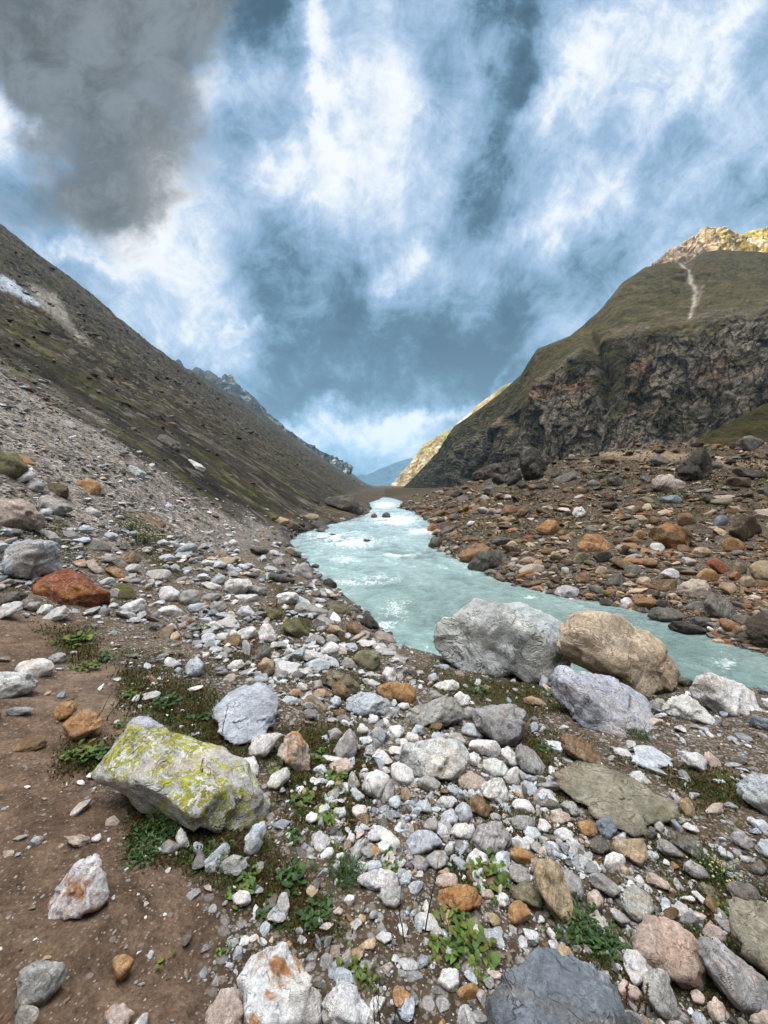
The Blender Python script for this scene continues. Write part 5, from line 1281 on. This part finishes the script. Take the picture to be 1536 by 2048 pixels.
parts = [
    scatter(near_m * clump * (1 + 2.5 * heap) * (1 - .5 * turf), 20000, 3, 44, 1.35, .004, .17, white, .85, False, 1, value=(.45, 1.1)),
    scatter(near_m * (.4 + heap), 900, 18, 56, 1.5, .02, .24, white, .8, False, 2, value=(.5, 1.1)),
    scatter(mid_m, 1500, 11, 52, 1.5, .02, .5, white, .75, False, 11, value=(.55, 1.15)),
    scatter(heap_m, 1100, 12, 46, 1.6, .02, .2, white, .85, False, 12, value=(.55, 1.15)),
    scatter(np.maximum(trail * .25, near_m), 8500, 1.6, 6, 1.2, .0015, .03, {'W': 2, 'V': 1, 'G': 3, 'P': 2, 'T': 3, 'B': 3}, .8, False, 3, value=(.4, 1.0)),
    scatter(trail * left * (gy < 9), 420, 5, 20, 1.8, .004, .08, {'G': 3, 'P': 2, 'T': 2, 'W': 2, 'B': 2}, .75, False, 4),
    scatter(scree_m * (.6 + .8 * sstep(nA + .6 * nB, -.5, .5)), 24000, 2.2, 20, 1.6, .015, .7, {'W': 4, 'V': 4, 'G': 6, 'P': 2.5, 'D': 3, 'B': 2}, .55, False, 5, value=(.55, 1.15)),
    scatter(hill_mask * (.15 + sstep(-nC + .6 * nA, -.3, .5)), 8000, 2.0, 20, 1.7, .03, 3.0, {'D': 4, 'N': 2, 'B': 4, 'G': 1}, .6, False, 6, bury=.42, value=(.45, .95)),
    scatter(far_m * (.5 + .8 * sstep(nA, -.3, .4)), 19000, 2.2, 32, 1.40, .012, .8, {'T': 4, 'B': 7, 'X': 3, 'O': 1.0, 'D': 2.5, 'G': 1.2, 'W': .8, 'P': 1.8, 'N': 4, 'R': .4, 'L': 1.5}, .8, False, 7, value=(.6, 1.1)),
    scatter(far_lo, 4600, 8, 46, 1.55, .03, .95, {'T': 4, 'B': 7, 'X': 3, 'O': 1.0, 'D': 3, 'G': 1, 'P': 1.5, 'N': 4, 'L': 1.5}, .8, True, 8, value=(.7, 1.1)),
    scatter(terr_m * (.3 + sstep(nA + nC, -.3, .5)), 4500, 2.5, 30, 1.5, .08, 2.6, {'K': 4, 'D': 4, 'N': 5, 'B': 4, 'T': 1, 'G': .5, 'P': .3}, .7, False, 9, value=(.55, 1.0)),
    scatter(marg, 5000, 4, 28, 1.4, .015, .6, {'K': 4, 'D': 5, 'N': 3, 'B': 3, 'G': 2}, .75, True, 10, value=(.55, .95)),
]
RV, RF, RC, b0 = [], [], [], 0
for v_, f_, c_ in parts:
    RV.append(v_); RF.append(f_ + b0); RC.append(c_); b0 += len(v_)
rubble = mesh_object('rubble', np.concatenate(RV), np.concatenate(RF), M_RUBBLE, np.concatenate(RC), smooth=False); rubble['kind'] = 'stuff'
# ------------------------------------------------------------------ plants
def leaf_material(name):
    m, N, b = material(name)
    P = N.node('ShaderNodeNewGeometry').outputs['Position']; c = N.attr('Col')
    c = N.mix(.6, c, N.lin(N.noise(P, 60, 3, .6), .3, .7, .55, 1.5), 'MULTIPLY')
    N.put(b.inputs['Base Color'], c); N.put(b.inputs['Roughness'], .55); b.inputs['Specular IOR Level'].default_value = .3
    t = N.node('ShaderNodeBsdfTranslucent'); N.put(t.inputs[0], c)
    ms = N.node('ShaderNodeMixShader'); ms.inputs[0].default_value = .25
    out = [n for n in N.n if n.type == 'OUTPUT_MATERIAL'][0]
    N.l.new(b.outputs[0], ms.inputs[1]); N.l.new(t.outputs[0], ms.inputs[2]); N.l.new(ms.outputs[0], out.inputs[0])
    return m
M_LEAF = leaf_material('plant_leaf')
def leaf_mesh(n, R, length, spread, width, cols, lift=.9, broad=True):
    "n leaves round the origin"
    VV, FF, CC = [], [], []
    prof = np.array([.12, .75, 1.0, .8, .12]) if broad else np.array([.7, 1., .8, .5, .05])
    k = len(prof)
    for i in range(n):
        L = length * R.uniform(.55, 1.2); az = R.uniform(0, 2 * math.pi); el = R.uniform(.15, lift); W = L * width * R.uniform(.8, 1.25)
        org = np.array([R.normal(0, spread), R.normal(0, spread), R.uniform(0, spread * .7)])
        h = np.array([math.cos(az), math.sin(az), 0]); side = np.array([-h[1], h[0], 0]); pts = []
        for j in range(k):
            t = j / (k - 1); bend = el - (1.1 if broad else .7) * t * t
            p = org + h * L * t * math.cos(el * .8) + np.array([0, 0, L * (t * math.sin(el) - .35 * t * t)])
            for s in (-1, 0, 1):
                pts.append(p + side * s * W * prof[j] * .5 + np.array([0, 0, abs(s) * W * .14 * prof[j]]))
        b0 = 3 * k * i; VV += pts
        for j in range(k - 1):
            for s in (0, 1): a = b0 + 3 * j + s; FF.append((a, a + 1, a + 4, a + 3))
        c = np.array(cols[R.integers(len(cols))]) * R.uniform(.7, 1.3); CC += [c] * (3 * k)
    return np.array(VV), np.array(FF), np.array(CC)
def tube_mesh(paths, radii, color):
    VV, FF, b0 = [], [], 0
    for P, r in zip(paths, radii):
        P = np.array(P); k = len(P)
        for j in range(k):
            rr = r * (1 - .6 * j / (k - 1))
            for a in range(5): VV.append(P[j] + rr * np.array([math.cos(a * 1.2566), math.sin(a * 1.2566), 0]))
        for j in range(k - 1):
            for a in range(5): FF.append((b0 + 5 * j + a, b0 + 5 * j + (a + 1) % 5, b0 + 5 * j + 5 + (a + 1) % 5, b0 + 5 * j + 5 + a))
        b0 += 5 * k
    return np.array(VV), np.array(FF), np.tile(np.array(color), (len(VV), 1))
GREEN = [(.065, .12, .016), (.045, .085, .013), (.10, .15, .022), (.12, .125, .022)]
DKGREEN = [(.022, .060, .014), (.035, .078, .016), (.05, .09, .02)]
def ground_at(px, py):
    t = hit(px, py); return CAM + ray(px, py) * t, t
PLANTS = [
 ('leafy_plant', 155, 1285, 62, 'g', 16, 'bushy bright green plant at the edge of the dirt track'), ('leafy_plant', 168, 1338, 44, 'g', 12, 'low green plant just below the bushy one at the track edge'),
 ('leafy_plant', 212, 1322, 44, 'd', 12, 'dark green plant under the slanting grey stone by the track'), ('leafy_plant', 152, 1512, 54, 'g', 12, 'broad-leaved plant left of the lichen-covered boulder'),
 ('leafy_plant', 196, 1512, 56, 'd', 12, 'dark broad-leaved plant touching the left end of the lichen-covered boulder'), ('leafy_plant', 258, 1392, 40, 'g', 9, 'small green plant among dried red stems'),
 ('leafy_plant', 238, 1452, 34, 'g', 7, 'small green plant right of the larger orange rock'), ('leafy_plant', 322, 1660, 74, 'd', 26, 'dense dark green plant in front of the lichen-covered boulder'),
 ('leafy_plant', 285, 1716, 62, 'd', 20, 'dark green clump on the dirt below the lichen-covered boulder'), ('leafy_plant', 430, 1716, 62, 'd', 18, 'dark green clump left of the propped blue-grey splinter'),
 ('leafy_plant', 492, 1778, 58, 'g', 13, 'green plant beside a cluster of small white stones in the dirt'), ('leafy_plant', 560, 1552, 46, 'g', 11, 'green leaves at the foot of the orange-striped pointed rock'),
 ('leafy_plant', 612, 1606, 50, 'g', 12, 'round-leaved green plant below the orange-striped pointed rock'), ('leafy_plant', 556, 1508, 40, 'd', 9, 'dark leaves squeezed between two pale rocks left of the striped pointed rock'),
 ('leafy_plant', 700, 1936, 50, 'g', 9, 'yellow-green plant above the white peaked rock at the bottom'), ('leafy_plant', 733, 1962, 46, 'g', 9, 'green plant just right of the yellow-green one near the bottom'),
 ('leafy_plant', 326, 1932, 46, 'g', 2, 'pair of pale green leaves lying on bare dirt'), ('leafy_plant', 446, 1908, 34, 'g', 3, 'thin green leaves above the rust-stained white boulder'),
 ('leafy_plant', 782, 1732, 46, 'g', 8, 'bright green leaves left of the flat-topped bluish stone'), ('leafy_plant', 978, 1758, 72, 'g', 20, 'leafy patch below the grey ribbed stone in the heap'),
 ('leafy_plant', 902, 1858, 66, 'g', 14, 'green plant directly below the orange slab'), ('leafy_plant', 940, 1902, 84, 'g', 22, 'largest leafy patch of the foreground, above the round orange stone'),
 ('leafy_plant', 876, 1908, 52, 'g', 10, 'yellow-green leaves left of the largest leafy patch'), ('leafy_plant', 962, 1968, 40, 'g', 4, 'single broad leaves between round orange stone and blue-grey bottom boulder'),
 ('leafy_plant', 1168, 1868, 88, 'd', 26, 'dark feathery plant at the tip of the long tan splinter'), ('leafy_plant', 1216, 1896, 70, 'd', 18, 'dark green plant left of the pinkish white rock'),
 ('leafy_plant', 392, 1262, 30, 'g', 6, 'small upright green plant among pale stones of the left bank'), ('leafy_plant', 1452, 1826, 34, 'g', 6, 'green leaves at the upper edge of the huge olive-grey boulder'),
 ('leafy_plant', 628, 1838, 62, 'd', 14, 'green plant at the lower end of the mossy strip'), ('leafy_plant', 585, 1672, 40, 'd', 9, 'dark plant at the right end of the lichen-covered boulder'),
 ('leafy_plant', 872, 1462, 34, 'd', 8, 'dark green plant wedged below the grey ridge rock'), ('leafy_plant', 1104, 1392, 36, 'd', 9, 'dark tuft beside the left end of the angular blue-grey slab'),
 ('leafy_plant', 668, 1560, 56, 'g', 16, 'round-leaved green plant left of the upright white block'), ('leafy_plant', 640, 1520, 44, 'g', 11, 'small bright plant right of the orange-striped pointed rock'),
 ('leafy_plant', 655, 1640, 52, 'g', 13, 'green leaves among white pebbles at the head of the mossy strip'), ('leafy_plant', 400, 1440, 46, 'd', 12, 'dark weeds below the tip of the sunken pale slab'),
 ('leafy_plant', 330, 1410, 50, 'd', 13, 'dark weeds in the strip beyond the lichen-covered boulder'), ('leafy_plant', 540, 1830, 50, 'd', 12, 'dark weeds along the left edge of the mossy strip'),
 ('leafy_plant', 590, 1760, 60, 'd', 15, 'dark weeds in the middle of the mossy strip'), ('leafy_plant', 1420, 1925, 44, 'd', 10, 'dark weeds between pinkish white rock and sloping corner slab'),
 ('leafy_plant', 1090, 1500, 36, 'd', 9, 'dark weeds on red-brown moss beside the slanting pointed slab'), ('leafy_plant', 960, 1385, 40, 'd', 9, 'dark weeds in the shade under the largest grey boulder'),
 ('grass_tuft', 520, 1690, 50, 'g', 30, 'green grass tuft below the right end of the lichen-covered boulder'), ('grass_tuft', 1240, 1700, 34, 'g', 20, 'small grass tuft under the dark blue-grey angular stone'),
 ('grass_tuft', 690, 1756, 72, 'd', 60, 'dark green grass tuft left of the ridged white rock'), ('grass_tuft', 1282, 1478, 44, 'd', 34, 'grass tuft under the right end of the angular blue-grey slab'),
 ('grass_tuft', 660, 1700, 40, 'g', 22, 'small grass tuft among white pebbles right of the mossy strip'), ('grass_tuft', 350, 1660, 60, 'd', 40, 'grass tuft at the foot of the lichen-covered boulder'),
 ('grass_tuft', 1010, 1552, 34, 'g', 22, 'small grass tuft on red-brown moss right of the pale stones'), ('grass_tuft', 1452, 1566, 40, 'g', 24, 'thin grass tuft on gravel in the right foreground'),
 ('flowering_tuft', 1345, 1640, 46, 'g', 22, 'tuft of pale tiny flowers beside the flat olive boulder'), ('flowering_tuft', 1432, 1752, 74, 'd', 34, 'dark tuft dotted with cream flowers right of the long dark slab'),
 ('flowering_tuft', 288, 1086, 60, 'd', 30, 'mossy cushion with cream flower heads at the foot of the scree'), ('flowering_tuft', 262, 1062, 44, 'd', 24, 'smaller flowering cushion just above the big one at the scree foot')]
for name, px, py, spx, kind, n, lab in PLANTS:
    R = np.random.default_rng(px * 7 + py)
    P, t = ground_at(px, py); s = spx / F * t * 1.2
    pal = GREEN if kind == 'g' else DKGREEN
    stems = []
    for i in range(max(2, n // 4)):
        a = R.uniform(0, 6.28); q = np.array([math.cos(a), math.sin(a), 0]) * s * .25 * R.uniform(.2, 1)
        stems.append([q * 0.2 + np.array([0, 0, -.01]), q * .6 + np.array([0, 0, s * .12]), q + np.array([0, 0, s * R.uniform(.18, .34)])])
    v, f, c = tube_mesh(stems, [s * .012] * len(stems), (.085, .045, .02))
    o = mesh_object(name, v, f, M_LEAF, c); o.location = P
    o['label'] = lab; o['category'] = {'leafy_plant': 'plant', 'grass_tuft': 'grass tuft', 'flowering_tuft': 'flowering plant'}[name]; o['group'] = 'plants growing between the stones'
    if name == 'leafy_plant':
        fine = kind == 'd' and n > 15
        v, f, c = leaf_mesh(n * (9 if fine else 4), R, s * (.16 if fine else .24), s * (.24 if fine else .20), .34 if fine else .52, pal, 1.2)
    else:
        v, f, c = leaf_mesh(n * 5, R, s * .34, s * .22, .05, pal, 1.5, broad=False)
    mesh_object('foliage', v, f, M_LEAF, c, parent=o)
    if name == 'flowering_tuft':
        VV, FF, CC, b0 = [], [], [], 0; d, fc = ICO[1]
        for i in range(n + 10):
            q = np.array([R.normal(0, s * .26), R.normal(0, s * .26), s * R.uniform(.10, .34)])
            VV.append(d * s * .026 * R.uniform(.7, 1.3) * np.array([1, 1, .6]) + q); FF.append(fc + b0); b0 += len(d); CC.append(np.tile([.52, .47, .24], (len(d), 1)))
        mesh_object('flower', np.concatenate(VV), np.concatenate(FF), M_LEAF, np.concatenate(CC), parent=o)
# dried stems and seed spikes: (base px, base py, top px, top py, thickness px, kind, label)
STEMS = [(848, 1872, 876, 1722, 3.2, 'dark', 'tall dark dried stem rising over the orange slab'), (812, 1890, 805, 1768, 2.8, 'dark', 'thin dark dried stem left of the orange slab'), (770, 2060, 760, 1955, 3.2, 'dark', 'dark dried stem at the bottom edge beside the white peaked rock'),
         (752, 2062, 748, 1985, 2.6, 'dark', 'short dark stem at the bottom edge, left of a taller one'), (785, 2060, 792, 2012, 2.6, 'dark', 'shortest dark stem at the bottom edge, right of a taller one'), (386, 1455, 424, 1362, 2.2, 'red', 'thin reddish stem crossing in front of the sunken pale slab'), (444, 1472, 456, 1412, 2.0, 'red', 'short thin stem standing before the sunken pale slab'),
         (250, 1440, 300, 1360, 2.2, 'red', 'leaning reddish stem above the blue-white rock'), (270, 1430, 305, 1345, 2.2, 'red', 'upright reddish stem in the weedy strip beyond the lichen-covered boulder'), (188, 1452, 222, 1388, 2.2, 'red', 'reddish dried stem right behind the larger orange rock'), (212, 1440, 268, 1380, 2.2, 'red', 'bent reddish stem arching over the weedy strip'),
         (158, 1320, 166, 1262, 2.0, 'red', 'thin red stem rising from the bushy plant at the track'), (176, 1330, 196, 1270, 2.0, 'red', 'thin red stem right of the bushy plant at the track'), (255, 1352, 254, 1318, 1.8, 'red', 'tiny reddish stem on bare soil above the weedy strip'),
         (553, 1600, 562, 1566, 2.4, 'red', 'short reddish stem at the top right of the lichen-covered boulder'), (1190, 1960, 1206, 1900, 2.2, 'dark', 'thin stalk by the left flank of the pinkish white rock'), (1442, 1960, 1450, 1900, 2.6, 'dark', 'thin stalk with a pale head over the sloping corner slab'),
         (402, 1640, 405, 1516, 5, 'spike', 'tallest brown seed spike in front of the lichen-covered boulder'), (384, 1640, 385, 1550, 5, 'spike', 'brown seed spike just left of the tallest one'), (394, 1645, 398, 1552, 4.4, 'spike', 'brown seed spike close beside the tallest, slightly shorter'), (412, 1645, 414, 1570, 4.4, 'spike', 'short brown seed spike right of the tallest one'),
         (366, 1640, 362, 1572, 4.2, 'spike', 'leftmost brown seed spike before the lichen-covered boulder'), (374, 1648, 372, 1585, 4.0, 'spike', 'small brown seed spike near the left end of the spikes'), (1252, 2010, 1256, 1966, 6, 'spike', 'short red-brown seed head right of the blue-grey bottom boulder'), (1290, 2030, 1296, 1970, 5.5, 'spike', 'curved red-brown seed head before the long grey stone'), (1270, 2036, 1282, 1990, 5, 'spike', 'lowest red-brown seed head beside the long grey stone'),
         (735, 1640, 734, 1560, 3, 'spike', 'slim red spike in front of the upright white block')]
for bx_, by_, tx_, ty_, wpx_, kind, lab in STEMS:
    R = np.random.default_rng(bx_ * 3 + ty_)
    P, t = ground_at(bx_, by_); r = ray(tx_, ty_); top = CAM + r * t * .995
    if top[2] < P[2] + .03: top[2] = P[2] + .05
    rel = top - P; k = 9; wr_ = wpx_ / F * t / 2
    bend = np.array([R.normal(0, .05), R.normal(0, .05), 0]) * np.linalg.norm(rel)
    path = [rel * (j / (k - 1)) + bend * math.sin(math.pi * j / (k - 1)) + R.normal(0, .006, 3) * np.linalg.norm(rel) for j in range(k)]; path[0] = np.array([0, 0, -.02])
    col = {'dark': (.022, .013, .012), 'red': (.075, .024, .016), 'spike': (.085, .045, .02)}[kind]
    paths, radii = [path], [wr_ * (.55 if kind == 'spike' else 1)]
    if kind != 'spike':
        for j in range(R.integers(2, 5)):
            q = path[R.integers(2, k - 1)]; d_ = np.array([R.normal(0, .12), R.normal(0, .12), R.uniform(.05, .2)]) * np.linalg.norm(rel); paths.append([q, q + d_ * .5, q + d_]); radii.append(wr_ * .5)
    v, f, c = tube_mesh(paths, radii, col)
    nm = 'seed_spike' if kind == 'spike' else 'dried_stem'
    o = mesh_object(nm, v, f, M_LEAF, c); o.location = P; o['label'] = lab; o['category'] = 'seed spike' if kind == 'spike' else 'dried stem'; o['group'] = 'dried stems and seed spikes'
    if kind == 'spike':
        VV, FF, CC, b0 = [], [], [], 0; d, fc = ICO[1]
        for i in range(46):
            a = R.uniform(.35, 1.0); q = path[0] + (path[-1] - path[0]) * a + R.normal(0, wr_ * .6, 3)
            VV.append(d * wr_ * .55 * R.uniform(.6, 1.2) + q); FF.append(fc + b0); b0 += len(d); CC.append(np.tile(np.array([.12, .055, .025]) * R.uniform(.6, 1.4), (len(d), 1)))
        mesh_object('seed_head', np.concatenate(VV), np.concatenate(FF), M_LEAF, np.concatenate(CC), parent=o)

# moss and low ground cover
def ground_cover(mask, count, lo_px, hi_px, wmin, wmax, palette, seed):
    R = np.random.default_rng(seed)
    w = (AREA * cells(mask)).ravel(); cum = np.cumsum(w); idx = np.searchsorted(cum, R.uniform(0, cum[-1], count)); r_, c_ = np.divmod(idx, NC - 1)
    a, b_ = R.uniform(0, 1, count)[:, None], R.uniform(0, 1, count)[:, None]; G3 = GV.reshape(NR, NC, 3)
    P = (1 - a) * (1 - b_) * G3[r_, c_] + (1 - a) * b_ * G3[r_, c_ + 1] + a * (1 - b_) * G3[r_ + 1, c_] + a * b_ * G3[r_ + 1, c_ + 1]
    s = np.clip(R.uniform(lo_px, hi_px, count) / F * np.maximum((P - CAM) @ FWD, .3), wmin, wmax)[:, None]
    az = R.uniform(0, 2 * math.pi, count); h = np.stack([np.cos(az), np.sin(az), 0 * az], 1); sd = np.stack([-h[:, 1], h[:, 0], 0 * az], 1); el = R.uniform(.2, 1.4, count)[:, None]
    upv = np.array([[0, 0, 1.0]]); tip = P + h * s * np.cos(el) + upv * s * np.sin(el); midp = P + (tip - P) * .55 + upv * s * .12
    V = np.stack([P - upv * s * .2, midp - sd * s * .26, tip, midp + sd * s * .26], 1).reshape(-1, 3)
    pal = np.array(palette)
    clus = np.clip((fbm(P * 5.0, 2) * .9 + .5) * len(pal) + R.normal(0, .5, count), 0, len(pal) - 1).astype(int)
    c = pal[clus] * R.uniform(.6, 1.4, count)[:, None]
    return V, np.arange(4 * count).reshape(-1, 4), np.repeat(c, 4, 0)
pal1 = [(.030, .052, .010), (.052, .062, .013), (.078, .070, .017), (.085, .062, .021), (.062, .036, .016), (.055, .075, .016)]
A1 = ground_cover(turf * (gy < 14), 85000, 2, 8, .003, .034, pal1, 21)
A2 = ground_cover(mossR * (gy < 120), 3000, 3, 8, .02, .5, [(.045, .050, .014), (.07, .065, .02), (.10, .08, .03)], 22)
gc_ = mesh_object('moss', np.concatenate([A1[0], A2[0]]), np.concatenate([A1[1], A2[1] + len(A1[0])]), M_LEAF, np.concatenate([A1[2], A2[2]]), smooth=False); gc_['kind'] = 'stuff'
# ------------------------------------------------------------------ labels for the remaining stones
ORD = ['nearest', 'second nearest', 'third nearest', 'fourth nearest', 'fifth nearest', 'sixth nearest', 'seventh nearest', 'eighth nearest', 'ninth nearest', 'tenth nearest']
buckets = {}
for (o, cx, cy, size, word, shape) in TODO:
    j = min(range(len(LAND)), key=lambda k: (LAND[k][0] - cx) ** 2 + (LAND[k][1] - cy) ** 2)
    dx, dy = cx - LAND[j][0], cy - LAND[j][1]
    rel = ('right of' if dx > 0 else 'left of') if abs(dx) > abs(dy) else ('below' if dy > 0 else 'above')
    buckets.setdefault((j, rel, word, shape), []).append((math.hypot(dx, dy), o))
for (j, rel, word, shape), lst in buckets.items():
    lst.sort(key=lambda q: q[0])
    for k, (_, o) in enumerate(lst):
        if len(lst) == 1: o['label'] = f"{shape} {word} {o['category']} {rel} {LAND[j][2]}"
        else: o['label'] = f"{shape} {word} {o['category']} {rel} {LAND[j][2]}, {ORD[min(k, 9)]} of its kind"
# ------------------------------------------------------------------ unseen cloud added to shade the valley, and the air
def build_shade_cloud():
    m, N, b = material('shade_cloud_white')
    b.inputs['Base Color'].default_value = (.85, .86, .88, 1); b.inputs['Roughness'].default_value = 1.0; b.inputs['Specular IOR Level'].default_value = 0
    bm = bmesh.new(); bmesh.ops.create_icosphere(bm, subdivisions=6, radius=1.0)
    bm.verts.ensure_lookup_table()
    V = np.array([v.co[:] for v in bm.verts]); Fc = np.array([[v.index for v in f.verts] for f in bm.faces]); bm.free()
    V[:, :2] = np.sign(V[:, :2]) * np.abs(V[:, :2]) ** .7
    W = V * np.array([880, 860, 130]) + np.array([-1690, 190, 1560])
    W += V * (60 * fbm(W / 260, 4) + 30 * ridged(W / 90, 3))[:, None]
    o = mesh_object('shade_cloud', W, Fc, m)
    o['label'] = 'unseen sun blocker added above the left mountainside to shade the valley'; o['category'] = 'shade_cloud'
    o['kind'] = 'structure'
build_shade_cloud()

def build_haze():
    m = bpy.data.materials.new('air'); m.use_nodes = True; N = NT(m.node_tree); N.n.clear()
    out = N.node('ShaderNodeOutputMaterial'); v = N.node('ShaderNodeVolumePrincipled')
    v.inputs['Color'].default_value = (.42, .72, .98, 1); v.inputs['Density'].default_value = .00008; v.inputs['Anisotropy'].default_value = .1
    N.l.new(v.outputs[0], out.inputs['Volume'])
    x0, x1, y0, y1, z0, z1 = -3200, 3200, -80, 8200, -6, 860
    V = [(x, y, z) for z in (z0, z1) for y in (y0, y1) for x in (x0, x1)]
    Fq = [(0, 2, 3, 1), (4, 5, 7, 6), (0, 1, 5, 4), (2, 6, 7, 3), (0, 4, 6, 2), (1, 3, 7, 5)]
    o = mesh_object('haze', V, np.array(Fq), m, smooth=False); o['kind'] = 'stuff'
build_haze()
